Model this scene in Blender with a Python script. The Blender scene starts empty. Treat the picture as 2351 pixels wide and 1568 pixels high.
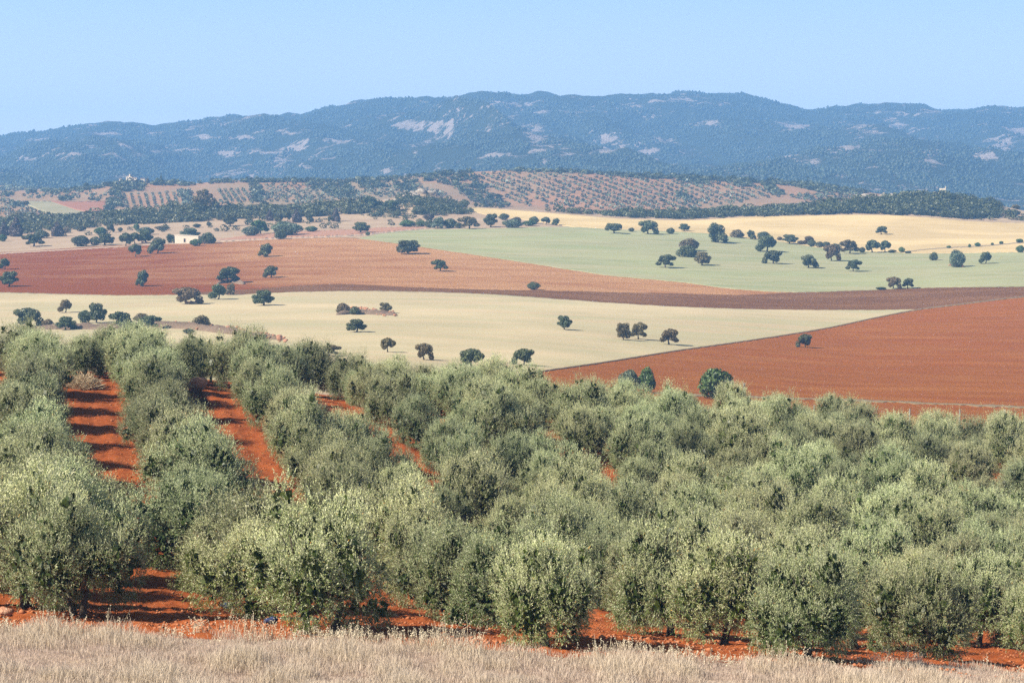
import bpy, math, random
import numpy as np
R = math.radians
rng = np.random.default_rng(7); random.seed(7)
C = bpy.context.scene.collection
S = bpy.context.scene
# ------------------------------------------------------------ camera, sky, sun
PW, PH, F = 2351.0, 1568.0, 5200.0      # survey grid used for bearings
CX, CY, HOR = PW/2, PH/2, 550.0
PITCH = math.atan((CY-HOR)/F)
cam = bpy.data.cameras.new('camera'); co = bpy.data.objects.new('camera', cam); C.objects.link(co)
cam.sensor_width = 36.0; cam.lens = 36.0*F/PW; cam.clip_start = 0.5; cam.clip_end = 60000
co.location = (0, 0, 0); co.rotation_euler = (R(90)-PITCH, 0, 0); S.camera = co
SUN_EL, SUN_AZ = 39.0, 246.0            # compass bearing of the sun, +Y is north
W = bpy.data.worlds.new('World'); S.world = W; W.use_nodes = True
nt = W.node_tree; nt.nodes.clear()
def wn(t): return nt.nodes.new(t)
out = wn('ShaderNodeOutputWorld'); bg = wn('ShaderNodeBackground'); sky = wn('ShaderNodeTexSky')
sky.sky_type = 'NISHITA'; sky.sun_disc = False; sky.sun_elevation = R(SUN_EL); sky.sun_rotation = R(SUN_AZ)
sky.altitude = 500; sky.air_density = 0.9; sky.dust_density = 1.0; sky.ozone_density = .7
tc = wn('ShaderNodeTexCoord'); sep = wn('ShaderNodeSeparateXYZ'); com = wn('ShaderNodeCombineXYZ')
mz = wn('ShaderNodeMath'); mz.operation = 'MULTIPLY'; mz.inputs[1].default_value = 1.6
L = nt.links.new
L(tc.outputs['Generated'], sep.inputs[0]); L(sep.outputs[2], mz.inputs[0])
L(sep.outputs[0], com.inputs[0]); L(sep.outputs[1], com.inputs[1]); L(mz.outputs[0], com.inputs[2])
vn = wn('ShaderNodeVectorMath'); vn.operation = 'NORMALIZE'; L(com.outputs[0], vn.inputs[0]); L(vn.outputs[0], sky.inputs[0])
cmap = wn('ShaderNodeMapping'); cmap.inputs['Scale'].default_value = (3, 3, 16); L(tc.outputs['Generated'], cmap.inputs[0])
cn = wn('ShaderNodeTexNoise'); cn.inputs['Scale'].default_value = 1.6; cn.inputs['Detail'].default_value = 4; L(cmap.outputs[0], cn.inputs[0])
cr = wn('ShaderNodeMapRange'); cr.inputs[1].default_value = .45; cr.inputs[2].default_value = .8; cr.inputs[3].default_value = 0; cr.inputs[4].default_value = .2
L(cn.outputs[0], cr.inputs[0])
cm = wn('ShaderNodeMix'); cm.data_type = 'RGBA'; L(cr.outputs[0], cm.inputs[0]); L(sky.outputs[0], cm.inputs[6]); cm.inputs[7].default_value = (6.2, 6.9, 6.8, 1)
def mr(v, a, b):
    m = wn('ShaderNodeMapRange'); m.inputs[1].default_value = a; m.inputs[2].default_value = b; L(v, m.inputs[0]); return m.outputs[0]
hb = wn('ShaderNodeMix'); hb.data_type = 'RGBA'; L(mr(sep.outputs[2], .045, .125), hb.inputs[0]); hb.inputs[6].default_value = (8.6, 8.9, 8.9, 1); hb.inputs[7].default_value = (4.0, 6.1, 8.4, 1)   # whitish band low over the horizon
hc = wn('ShaderNodeMix'); hc.data_type = 'RGBA'; L(mr(sep.outputs[2], .12, .45), hc.inputs[0]); L(hb.outputs[2], hc.inputs[6]); L(cm.outputs[2], hc.inputs[7])
L(hc.outputs[2], bg.inputs[0]); bg.inputs[1].default_value = 0.055; L(bg.outputs[0], out.inputs[0])
sl = bpy.data.lights.new('sun', 'SUN'); sl.energy = 5.0; sl.angle = R(0.5); sl.color = (1, 0.91, 0.78)
so = bpy.data.objects.new('sun', sl); C.objects.link(so)
a, e = R(SUN_AZ), R(SUN_EL)
from mathutils import Vector
so.rotation_euler = Vector((math.sin(a)*math.cos(e), math.cos(a)*math.cos(e), math.sin(e))).to_track_quat('Z', 'Y').to_euler()
so.location = (0, 0, 400)
S.view_settings.view_transform = 'Standard'; S.view_settings.look = 'None'; S.view_settings.exposure = 1.1; S.view_settings.gamma = 1
S.render.engine = 'CYCLES'; cy = S.cycles
cy.max_bounces = 5; cy.diffuse_bounces = 1; cy.glossy_bounces = 2; cy.transmission_bounces = 2; cy.volume_bounces = 1; cy.transparent_max_bounces = 8
cy.use_denoising = False; cy.denoiser = 'OPENIMAGEDENOISE'; cy.denoising_prefilter = 'ACCURATE'
# ------------------------------------------------------------ numpy helpers
def hash2(ix, iy, seed):
    h = (ix.astype(np.int64)*374761393 + iy.astype(np.int64)*668265263 + seed*974634777) & 0xffffffff
    h = ((h ^ (h >> 13))*1274126177) & 0xffffffff
    return ((h ^ (h >> 16)) & 0xffffff)/float(0xffffff)
def vnoise(x, y, seed=0):
    x0 = np.floor(x); y0 = np.floor(y); fx = x-x0; fy = y-y0
    fx = fx*fx*(3-2*fx); fy = fy*fy*(3-2*fy)
    a = hash2(x0, y0, seed); b = hash2(x0+1, y0, seed); c = hash2(x0, y0+1, seed); d = hash2(x0+1, y0+1, seed)
    return (a*(1-fx)+b*fx)*(1-fy)+(c*(1-fx)+d*fx)*fy*1.0 - 0.5
def fbm(x, y, oct=4, seed=0, gain=.5):
    s = np.zeros(np.broadcast(x, y).shape); a = 1.0
    for k in range(oct):
        s = s+a*vnoise(x*2**k+17.3*k, y*2**k-9.1*k, seed+k); a *= gain
    return s
def pchip_slopes(xs, Y):
    h = np.diff(xs)[:, None]; dl = np.diff(Y, axis=0)/h
    m = np.zeros_like(Y); m[0] = dl[0]; m[-1] = dl[-1]
    a, b = dl[:-1], dl[1:]; w1 = 2*h[1:]+h[:-1]; w2 = h[1:]+2*h[:-1]
    same = (a*b) > 0
    with np.errstate(divide='ignore', invalid='ignore'):
        m[1:-1] = np.where(same, (w1+w2)/(w1/a+w2/b), 0)
    return m
def pchip_eval(xs, Y, M, x, col=None):
    i = np.clip(np.searchsorted(xs, x)-1, 0, len(xs)-2); h = xs[i+1]-xs[i]; t = np.clip((x-xs[i])/h, 0, 1)
    if col is None: y0, y1, m0, m1 = Y[i, 0], Y[i+1, 0], M[i, 0], M[i+1, 0]
    else: y0, y1, m0, m1 = Y[i, col], Y[i+1, col], M[i, col], M[i+1, col]
    t2 = t*t; t3 = t2*t
    return (2*t3-3*t2+1)*y0+(t3-2*t2+t)*h*m0+(-2*t3+3*t2)*y1+(t3-t2)*h*m1
def curve(pts):
    xs = np.array([p[0] for p in pts], float); ys = np.array([[p[1]] for p in pts], float)
    m = pchip_slopes(xs, ys)
    return lambda x: pchip_eval(xs, ys, m, np.asarray(x, float))
def ray(x, y):
    ry = F*math.cos(PITCH)+(CY-y)*math.sin(PITCH); rz = -F*math.sin(PITCH)+(CY-y)*math.cos(PITCH)
    return (x-CX)/ry, rz/ry
# ------------------------------------------------------------ height of the land
COLX = [-900, 0, 400, 800, 1175, 1600, 2000, 2351, 3200]
def row(*v): return [(x, y) for x, y in zip(COLX, v)]
SKYLINE = [(-900, 330), (0, 314), (41, 312), (102, 302), (169, 295), (254, 289), (298, 290), (339, 290), (423, 284), (474, 275), (542, 267), (609, 268), (677, 267), (745, 250), (796, 241), (812, 237), (890, 229), (947, 233), (998, 233), (1066, 227), (1116, 219), (1160, 216), (1218, 221), (1285, 233), (1353, 235), (1421, 230), (1489, 227), (1573, 218), (1623, 218), (1698, 219), (1742, 231), (1809, 248), (1853, 256), (1894, 253), (1911, 248), (1962, 245), (2046, 241), (2124, 241), (2137, 247), (2215, 253), (2283, 247), (2351, 248), (3200, 270)]
CREST_B = [(-900, 512), (0, 506), (135, 499), (237, 492), (339, 481), (440, 477), (575, 478), (700, 474), (796, 467), (880, 459), (925, 452), (950, 445), (975, 444), (1000, 450), (1030, 462), (1066, 470), (1120, 477), (1218, 482), (1387, 489), (1573, 488), (1691, 481), (1792, 478), (1894, 467), (1975, 459), (2080, 452), (2164, 447), (2232, 456), (2300, 473), (2351, 484), (2500, 505), (3200, 520)]
CREST_C = [(-900, 446), (0, 445), (118, 441), (203, 431), (271, 421), (305, 419), (440, 421), (508, 415), (609, 413), (796, 413), (913, 406), (981, 401), (1082, 394), (1184, 391), (1285, 393), (1421, 400), (1573, 407), (1725, 414), (1894, 428), (1995, 441), (2200, 470), (2351, 490), (3200, 520)]
KN = [
 (60, row(1560, 1560, 1580, 1600, 1620, 1640, 1660, 1680, 1700)),
 (73, row(1405, 1425, 1440, 1455, 1472, 1500, 1530, 1560, 1600)),
 (87, row(1320, 1365, 1385, 1410, 1438, 1465, 1492, 1515, 1570)),
 (100, row(1230, 1285, 1312, 1350, 1385, 1415, 1440, 1460, 1520)),
 (120, row(1060, 1125, 1155, 1210, 1260, 1300, 1330, 1350, 1420)),
 (140, row(930, 995, 1030, 1080, 1125, 1180, 1220, 1250, 1330)),
 (150, row(880, 938, 965, 1005, 1055, 1115, 1160, 1195, 1270)),
 (163, row(830, 880, 905, 945, 985, 1045, 1090, 1130, 1210)),
 (180, row(810, 850, 872, 922, 945, 1000, 1040, 1085, 1160)),
 (195, row(815, 848, 868, 915, 935, 985, 1022, 1065, 1140)),
 (260, row(860, 885, 892, 915, 945, 985, 1010, 1030, 1080)),
 (350, row(860, 868, 872, 885, 905, 945, 965, 985, 1020)),
 (450, row(835, 835, 830, 835, 855, 895, 922, 935, 960)),
 (550, row(795, 795, 785, 785, 800, 838, 868, 872, 890)),
 (650, row(750, 748, 740, 738, 748, 780, 805, 805, 810)),
 (750, row(700, 700, 698, 698, 703, 720, 740, 735, 730)),
 (820, row(675, 672, 671, 667, 672, 694, 706, 690, 680)),
 (900, row(645, 640, 635, 632, 640, 656, 665, 655, 650)),
 (1000, row(610, 605, 598, 590, 598, 610, 620, 610, 605)),
 (1100, row(580, 575, 565, 555, 558, 572, 585, 582, 580)),
 (1200, row(555, 548, 540, 532, 528, 540, 555, 555, 555)),
 (1300, row(532, 528, 516, 506, 503, 514, 520, 530, 540)),
 (1400, CREST_B),
 (1480, [(x, y+6) for x, y in CREST_B]),
 (1600, row(510, 502, 492, 486, 496, 505, 500, 505, 525)),
 (1700, row(490, 485, 474, 464, 480, 482, 478, 500, 522)),
 (1850, row(464, 462, 446, 439, 441, 451, 461, 495, 521)),
 (2000, CREST_C),
 (2250, [(x, y+(9 if x > 150 else -4)) for x, y in CREST_C]),
 (2800, [(-900, 415), (0, 419), (100, 430), (300, 428), (600, 422), (1175, 405), (1600, 415), (2000, 447), (2351, 480), (3200, 500)]),
 (3250, [(-900, 370), (0, 374), (300, 383), (600, 403), (1175, 385), (1600, 393), (2000, 415), (2351, 440), (3200, 455)]),
 (3600, [(-900, 370), (0, 373), (300, 378), (600, 382), (1175, 360), (1600, 365), (2000, 380), (2351, 400), (3200, 420)]),
 (4300, [(-900, 350), (0, 350), (300, 348), (600, 335), (1175, 305), (1600, 300), (2000, 318), (2351, 330), (3200, 350)]),
 (5200, SKYLINE),
 (5800, [(x, y+22) for x, y in SKYLINE]),
 (7000, [(x, 420) for x, y in SKYLINE]),
]
UG = np.linspace(-0.40, 0.40, 641)
DK = [k[0] for k in KN]; ZK = []
for d, pts in KN:
    cf = curve(pts); xs = np.arange(-900, 3201, 5.0); ys = cf(xs); u, t = ray(xs, ys)
    ZK.append(np.interp(UG, u, t*d))
ZK = np.array(ZK)
z60 = ZK[0]
DK = np.array([0.5, 5, 25, 45]+DK, float)
ZK = np.vstack([np.full_like(z60, -1.65), np.full_like(z60, -1.9), z60*0.57, z60*0.86, ZK])
MK = pchip_slopes(DK, ZK)
def relief(X, Y):   # gullies and shoulders of the range
    if Y.size == 0 or Y.max() < 1480: return 0.0
    w = np.clip((Y-2700)/900, 0, 1)*np.clip((5150-Y)/900, 0, 1)
    q = fbm(X/620+3.1, Y/1500, 4, 31); rd = np.abs(fbm(X/420+Y/1500, Y/1300, 4, 77))
    s = np.clip((Y-1500)/300, 0, 1)*np.clip((2000-Y)/150, 0, 1)
    return w*(q*150-rd*150+22) + s*fbm(X/90, Y/140, 3, 5)*5
def Zf(X, Y):
    X = np.asarray(X, float); Y = np.maximum(np.asarray(Y, float), .5)
    u = np.clip(X/Y, -0.3995, 0.3995); c = (u-UG[0])/(UG[1]-UG[0]); i = np.clip(c.astype(int), 0, len(UG)-2); f = c-i
    return pchip_eval(DK, ZK, MK, Y, i)*(1-f)+pchip_eval(DK, ZK, MK, Y, i+1)*f + relief(X, Y)
def locate(x, y, d0, d1, n=260):
    """first meeting of a line of sight with the land between two distances"""
    x, y = np.broadcast_arrays(np.asarray(x, float), np.asarray(y, float)); shp = x.shape; x = x.ravel(); y = y.ravel()
    u, t = ray(x, y); ds = np.linspace(d0, d1, n)
    if x.size*n < 400000:
        G = Zf(u[None]*ds[:, None], np.repeat(ds[:, None], x.size, 1))-t[None]*ds[:, None]; hit = G >= 0; k = hit.argmax(0); anyh = hit.any(0); j = np.arange(x.size); kp = np.maximum(k-1, 0)
        g0, g1 = G[kp, j], G[k, j]; f = np.where(k > 0, -g0/np.where(np.abs(g1-g0) < 1e-9, 1, g1-g0), 0); res = np.where(anyh, ds[kp]+(ds[k]-ds[kp])*f, float(d1))
        X = u*res; return X.reshape(shp), res.reshape(shp), Zf(X, res).reshape(shp)
    res = np.full(x.shape, float(d1)); found = np.zeros(x.shape, bool); prev = None
    for k, d in enumerate(ds):
        g = Zf(u*d, np.full_like(u, d))-t*d
        if k == 0:
            hit = g >= 0; res[hit] = d; found |= hit
        else:
            hit = (~found) & (g >= 0)
            f = np.where(hit, -prev/np.where(np.abs(g-prev) < 1e-9, 1, g-prev), 0)
            res[hit] = (ds[k-1]+(d-ds[k-1])*f)[hit]; found |= hit
        prev = g
    X = u*res
    return X.reshape(shp), res.reshape(shp), Zf(X, res).reshape(shp)
# ------------------------------------------------------------ mesh helpers
def mesh_np(name, V, FA, k, mat=None, smooth=False, attrs=None):
    me = bpy.data.meshes.new(name); V = np.ascontiguousarray(V, np.float32); FA = np.ascontiguousarray(FA, np.int32).reshape(-1, k)
    me.vertices.add(len(V)); me.vertices.foreach_set('co', V.ravel())
    me.loops.add(FA.size); me.loops.foreach_set('vertex_index', FA.ravel())
    me.polygons.add(len(FA)); me.polygons.foreach_set('loop_start', np.arange(len(FA), dtype=np.int32)*k)
    if smooth: me.polygons.foreach_set('use_smooth', np.ones(len(FA), bool))
    for an, (dom, val) in (attrs or {}).items():
        at = me.attributes.new(an, 'FLOAT', dom); at.data.foreach_set('value', np.ascontiguousarray(val, np.float32).ravel())
    me.update(calc_edges=True)
    if mat: me.materials.append(mat)
    return me
def grid_mesh(name, P, mat, smooth=True, attrs=None):
    n, m = P.shape[:2]; i = np.arange(n*m).reshape(n, m)
    FA = np.stack([i[:-1, :-1], i[:-1, 1:], i[1:, 1:], i[1:, :-1]], -1).reshape(-1, 4)
    # face up
    a = P[0, 0]; nrm = np.cross(P[0, 1]-a, P[1, 0]-a)
    if nrm[2] < 0: FA = FA[:, ::-1]
    return mesh_np(name, P.reshape(-1, 3), FA, 4, mat, smooth, {k: ('POINT', v) for k, v in (attrs or {}).items()})
def link(name, me, parent=None):
    o = bpy.data.objects.new(name, me); C.objects.link(o)
    if parent is not None: o.parent = parent
    return o
def tag(o, label=None, cat=None, group=None, kind=None):
    for k, v in (('label', label), ('category', cat), ('group', group), ('kind', kind)):
        if v: o[k] = v
    return o
def empty(name, loc, label, cat, group=None, rz=0, sc=(1, 1, 1)):
    o = bpy.data.objects.new(name, None); C.objects.link(o); o.location = loc; o.rotation_euler = (0, 0, rz); o.scale = sc
    o.empty_display_size = .2
    return tag(o, label, cat, group)
class MB:   # collects boxes and tubes into one mesh
    def __init__(s): s.v = []; s.f = []
    def box(s, x0, x1, y0, y1, z0, z1):
        b = len(s.v); s.v += [(x, y, z) for z in (z0, z1) for x, y in ((x0, y0), (x1, y0), (x1, y1), (x0, y1))]
        s.f += [tuple(b+i for i in q) for q in ((3, 2, 1, 0), (4, 5, 6, 7), (0, 1, 5, 4), (1, 2, 6, 5), (2, 3, 7, 6), (3, 0, 4, 7))]
    def prism(s, poly, y0, y1):   # polygon in x,z extruded along y
        b = len(s.v); n = len(poly); s.v += [(x, y0, z) for x, z in poly]+[(x, y1, z) for x, z in poly]
        s.f += [tuple(range(b, b+n)), tuple(range(b+2*n-1, b+n-1, -1))]
        s.f += [(b+(i+1) % n, b+i, b+n+i, b+n+(i+1) % n) for i in range(n)]
    def tube(s, pts, rad, k=7):
        b = len(s.v); n = len(pts)
        for i, (p, r) in enumerate(zip(pts, rad)):
            p = Vector(p); d = (Vector(pts[min(i+1, n-1)])-Vector(pts[max(i-1, 0)])).normalized()
            a = d.cross(Vector((.3, .9, .1))).normalized(); c = d.cross(a)
            for j in range(k):
                t = 2*math.pi*j/k; s.v.append(tuple(p+(a*math.cos(t)+c*math.sin(t))*r))
        for i in range(n-1):
            for j in range(k):
                s.f.append((b+i*k+j, b+i*k+(j+1) % k, b+(i+1)*k+(j+1) % k, b+(i+1)*k+j))
        s.f.append(tuple(b+j for j in range(k))[::-1]); s.f.append(tuple(b+(n-1)*k+j for j in range(k)))
    def mesh(s, name, mat, smooth=False):
        me = bpy.data.meshes.new(name); me.from_pydata(s.v, [], s.f); me.materials.append(mat)
        if smooth: me.polygons.foreach_set('use_smooth', np.ones(len(me.polygons), bool))
        me.update(); return me
# ------------------------------------------------------------ materials
class N:
    def __init__(s, name, rough=.9, spec=.2):
        s.m = bpy.data.materials.new(name); s.m.use_nodes = True; s.t = s.m.node_tree
        s.b = s.t.nodes['Principled BSDF']; s.b.inputs['Roughness'].default_value = rough; s.b.inputs['Specular IOR Level'].default_value = spec
        s.co = s.t.nodes.new('ShaderNodeTexCoord')
    def n(s, t): return s.t.nodes.new(t)
    def l(s, a, b): s.t.links.new(a, b)
    def noise(s, scale, detail=4, rough=.55, vec=(1, 1, 1), rot=0, dist=0):
        mp = s.n('ShaderNodeMapping'); mp.inputs['Scale'].default_value = vec; mp.inputs['Rotation'].default_value = (0, 0, rot)
        s.l(s.co.outputs['Object'], mp.inputs[0]); t = s.n('ShaderNodeTexNoise'); t.inputs['Scale'].default_value = scale
        t.inputs['Detail'].default_value = detail; t.inputs['Roughness'].default_value = rough; t.inputs['Distortion'].default_value = dist
        s.l(mp.outputs[0], t.inputs[0]); return t.outputs[0]
    def attr(s, name):
        a = s.n('ShaderNodeAttribute'); a.attribute_name = name; return a.outputs['Fac']
    def rng(s, v, a, b, c=0, d=1):
        m = s.n('ShaderNodeMapRange'); m.inputs[1].default_value = a; m.inputs[2].default_value = b; m.inputs[3].default_value = c; m.inputs[4].default_value = d
        s.l(v, m.inputs[0]); return m.outputs[0]
    def mix(s, f, a, b, mode='MIX'):
        m = s.n('ShaderNodeMix'); m.data_type = 'RGBA'; m.blend_type = mode
        for v, i in ((f, 0), (a, 6), (b, 7)):
            if hasattr(v, 'links'): s.l(v, m.inputs[i])
            elif i == 0: m.inputs[0].default_value = v
            else: m.inputs[i].default_value = (*v, 1)
        return m.outputs[2]
    def math(s, op, a, b):
        m = s.n('ShaderNodeMath'); m.operation = op
        for v, i in ((a, 0), (b, 1)):
            if hasattr(v, 'links'): s.l(v, m.inputs[i])
            else: m.inputs[i].default_value = v
        return m.outputs[0]
    def color(s, c):
        if hasattr(c, 'links'): s.l(c, s.b.inputs['Base Color'])
        else: s.b.inputs['Base Color'].default_value = (*c, 1)
    def bump(s, h, dist, strength=1):
        b = s.n('ShaderNodeBump'); b.inputs['Distance'].default_value = dist; b.inputs['Strength'].default_value = strength
        s.l(h, b.inputs['Height']); s.l(b.outputs[0], s.b.inputs['Normal'])
def leafy(name, dark, light, back=None, extra=None, rough=.5, spec=.4, transl=.12, objvar=.25):
    m = N(name, rough, spec); f = m.attr('tint')
    oi = m.n('ShaderNodeObjectInfo'); c = m.mix(f, dark, light)
    if extra: c = m.mix(m.rng(f, .975, .98), c, extra)
    if back:
        g = m.n('ShaderNodeNewGeometry'); c = m.mix(m.math('MULTIPLY', m.math('MULTIPLY', g.outputs['Backfacing'], .85), m.math('GREATER_THAN', f, -.5)), c, back); c = m.mix(m.math('LESS_THAN', f, -.5), c, tuple(v*.45 for v in dark))  # negative tint: inner clumps, colour darkened to stand in for crown shade
    v = m.rng(oi.outputs['Random'], 0, 1, 1-objvar, 1+objvar)
    hs = m.n('ShaderNodeHueSaturation'); m.l(v, hs.inputs['Value']); m.l(c, hs.inputs['Color'])
    rr = m.math('FRACT', m.math('MULTIPLY', oi.outputs['Random'], 7.13), 0); m.l(m.rng(rr, 0, 1, .48, .52), hs.inputs['Hue'])
    m.color(hs.outputs[0])
    tr = m.n('ShaderNodeBsdfTranslucent'); m.l(hs.outputs[0], tr.inputs[0]); ms = m.n('ShaderNodeMixShader'); ms.inputs[0].default_value = transl
    o = m.t.nodes['Material Output']; m.l(m.b.outputs[0], ms.inputs[1]); m.l(tr.outputs[0], ms.inputs[2]); m.l(ms.outputs[0], o.inputs[0])
    return m.m
M = {}
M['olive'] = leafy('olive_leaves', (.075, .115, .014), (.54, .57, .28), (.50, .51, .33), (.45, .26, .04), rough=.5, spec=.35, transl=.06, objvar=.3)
M['olive_far'] = leafy('distant_olive_leaves', (.065, .09, .045), (.14, .165, .10), None, transl=.05)
M['oak'] = leafy('oak_leaves', (.035, .052, .018), (.13, .15, .06), objvar=.2)
M['oak_green'] = leafy('green_oak_leaves', (.035, .08, .018), (.11, .19, .05), objvar=.1)
M['oak_brown'] = leafy('brown_oak_leaves', (.075, .062, .022), (.21, .155, .065), objvar=.15)
M['oak_purple'] = leafy('bare_purple_twigs', (.065, .045, .04), (.13, .10, .085), objvar=.15)
M['oak_silver'] = leafy('silver_green_leaves', (.07, .10, .055), (.17, .21, .13), objvar=.1)
M['scrub'] = leafy('scrub_leaves', (.042, .052, .018), (.12, .125, .05), objvar=.1)
M['forest'] = leafy('mountain_tree_leaves', (.02, .032, .018), (.045, .062, .034), objvar=.1)
def mk_bark():
    m = N('bark', .9, .1); n = m.noise(9, 5, vec=(1, 1, .25)); m.color(m.mix(n, (.035, .028, .02), (.13, .105, .08))); m.bump(n, .05); return m.m
M['bark'] = mk_bark()
def mk_soil(name, a, b, c, stones=.02, scale=1.0, bump=.12, streak=0.0, rot=0, big=(None, None)):
    m = N(name, .95, .08)
    n1 = m.noise(.05*scale, 5, vec=(1, 2.2, 1), rot=rot); n2 = m.noise(1.1*scale, 7, .75); n3 = m.noise(4.5*scale, 4, .7)
    col = m.mix(m.rng(n1, .35, .65), a, b); col = m.mix(m.rng(n2, .45, .72), col, c)
    if streak:
        st = m.noise(.9*scale, 4, vec=(.05, 1, 1), rot=rot, dist=.3); col = m.mix(m.math('MULTIPLY', m.rng(st, .4, .7), streak), col, tuple(v*.55 for v in a))
    col = m.mix(m.rng(n3, .69, .72, 0, .7), col, (.45, .33, .22)) if stones else col
    n5 = m.noise(.09*scale, 4, .6, vec=(.22, 1, 1), rot=rot, dist=.5); col = m.mix(m.math('MULTIPLY', m.rng(n5, .42, .62), .45), col, tuple(v*.72 for v in a))
    m.color(col); h = m.math('ADD', n2, m.math('MULTIPLY', n3, .5)); m.bump(h, bump, 1); return m.m
M['orchard'] = mk_soil('red_orchard_soil', (.33, .082, .020), (.21, .050, .014), (.36, .13, .050), 1, 2.2, .10)
M['red'] = mk_soil('red_field_soil', (.31, .092, .012), (.37, .14, .028), (.26, .073, .010), 1, .9, .45, .6, R(8))
M['band'] = mk_soil('dark_ploughed_soil', (.20, .085, .028), (.28, .14, .060), (.12, .048, .015), 1, .7, 1.0)
def mk_crop(name, a, b, c, amt=.5, rot=0):
    m = N(name, .95, .05)
    n1 = m.noise(.018, 4, vec=(1, 2.5, 1), rot=rot, dist=.8); n2 = m.noise(.35, 5, .6, vec=(.18, 1, 1), rot=rot); n3 = m.noise(1.6, 4, .75)
    n4 = m.noise(.05, 3, .5, vec=(.3, 1.6, 1), rot=rot, dist=1.0)
    col = m.mix(m.rng(n1, .38, .62), a, b); col = m.mix(m.math('MULTIPLY', m.rng(n4, .42, .60), amt), col, c)
    col = m.mix(m.math('MULTIPLY', m.rng(n2, .40, .62), .7), col, tuple(v*.8 for v in a)); col = m.mix(m.math('MULTIPLY', m.rng(n3, .35, .65), .5), col, tuple(v*.7 for v in b))
    n5 = m.noise(.085, 4, .6, vec=(.22, 1, 1), rot=rot*.6, dist=.5); n6 = m.noise(.016, 3, .5, rot=rot)
    col = m.mix(m.math('MULTIPLY', m.rng(n5, .42, .62), .5), col, c, 'MIX'); col = m.mix(m.math('MULTIPLY', m.rng(n6, .45, .65), .35), col, tuple(min(1, v*1.22) for v in a))
    m.color(col); m.bump(m.math('ADD', n2, n3), .12, 1); return m.m
M['pale'] = mk_crop('pale_straw_crop', (.50, .395, .245), (.43, .345, .205), (.33, .32, .18), .7, R(10))
M['green'] = mk_crop('young_green_crop', (.25, .275, .135), (.30, .31, .16), (.36, .32, .19), .8, R(-12))
M['gold'] = mk_crop('golden_wheat', (.62, .47, .24), (.54, .40, .20), (.42, .31, .15), .75, R(6))
def mk_brown():
    m = N('brown_field_soil', .95, .08); mx = m.attr('mixr')
    n1 = m.noise(.03, 5, vec=(1, 2.2, 1)); n2 = m.noise(1.0, 7, .75); n3 = m.noise(3.5, 3, .7)
    f = m.math('ADD', mx, m.math('MULTIPLY', m.rng(n1, .3, .7, -.5, .5), .7)); f = m.rng(f, 0, 1)
    a = m.mix(f, (.245, .060, .005), (.46, .25, .11)); a = m.mix(m.rng(n2, .42, .68), a, m.mix(f, (.14, .036, .004), (.34, .165, .07)))
    st = m.noise(.35, 4, vec=(.06, 1, 1), rot=R(4), dist=.4); a = m.mix(m.math('MULTIPLY', m.rng(st, .45, .7), .35), a, m.mix(f, (.32, .11, .035), (.42, .20, .10))); a = m.mix(m.rng(n3, .68, .72, 0, .6), a, (.48, .36, .25)); m.color(a); m.bump(m.math('ADD', n2, n3), .4); return m.m
M['brown'] = mk_brown()
def mk_dry():
    m = N('dry_grass_ground', .95, .05)
    n1 = m.noise(.02, 5, vec=(1, 3, 1)); n2 = m.noise(.25, 6, .7); n3 = m.noise(2.0, 4, .7)
    c = m.mix(m.rng(n1, .4, .6), (.36, .26, .17), (.30, .20, .13)); c = m.mix(m.rng(n2, .5, .75), c, (.24, .20, .12)); c = m.mix(m.math('MULTIPLY', n3, .4), c, (.42, .33, .22))
    m.color(c); m.bump(n2, .4); return m.m
M['dry'] = mk_dry()
def mk_bank():
    m = N('thatch_ground', .95, .05); n2 = m.noise(1.2, 6, .7); n3 = m.noise(8, 4, .7); c = m.mix(m.rng(n2, .35, .7), (.34, .25, .20), (.42, .33, .22)); c = m.mix(m.math('MULTIPLY', n3, .6), c, (.26, .18, .14)); m.color(c); m.bump(n3, .06); return m.m
M['bank'] = mk_bank()
M['earth'] = mk_soil('bank_earth', (.20, .14, .10), (.27, .19, .13), (.15, .115, .07), 1, 1.5, .5)
def mk_hill():
    m = N('olive_hill_soil', .95, .05); rd = m.attr('redness')
    n1 = m.noise(.012, 5, vec=(1, .8, 1)); n2 = m.noise(.2, 6, .7)
    c = m.mix(m.rng(m.math('ADD', rd, m.rng(n1, .3, .7, -.5, .5)), .1, .9), (.27, .20, .12), (.33, .165, .085)); c = m.mix(m.rng(n2, .4, .66), c, (.22, .15, .085))
    m.color(c); m.bump(n2, .5); return m.m
M['hill'] = mk_hill()
def mk_mount():
    m = N('mountain_ground', .95, .05); rk = m.attr('rock')
    n1 = m.noise(.022, 8, .72, dist=.6); n2 = m.noise(.12, 5, .7); n0 = m.noise(.004, 3)
    f = m.math('ADD', rk, m.math('ADD', m.rng(n1, .3, .7, -.7, .7), m.math('ADD', m.rng(n2, .3, .7, -.3, .3), m.rng(n0, .3, .7, -.2, .2))))
    veg = m.mix(n2, (.018, .028, .014), (.05, .06, .03)); rock = m.mix(n2, (.20, .16, .135), (.40, .33, .285))
    m.color(m.mix(m.rng(f, .36, .52), veg, rock)); m.bump(m.math('ADD', n1, n2), 9); return m.m
M['mount'] = mk_mount()
def mk_rock(name='rock', a=(.16, .13, .10), b=(.42, .36, .29)):
    m = N(name, .9, .15); n = m.noise(.9, 6, .7); m.color(m.mix(m.rng(n, .3, .7), a, b)); m.bump(n, .25); return m.m
M['rock'] = mk_rock(); M['redrock'] = mk_rock('red_stones', (.28, .12, .07), (.46, .26, .16)); M['pinkrock'] = mk_rock('pink_boulder', (.36, .16, .09), (.50, .27, .17))
def plain(name, a, b, sc=3, rough=.85, bump=.02):
    m = N(name, rough, .15); n = m.noise(sc, 5); m.color(m.mix(n, a, b)); m.bump(n, bump); return m.m
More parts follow.
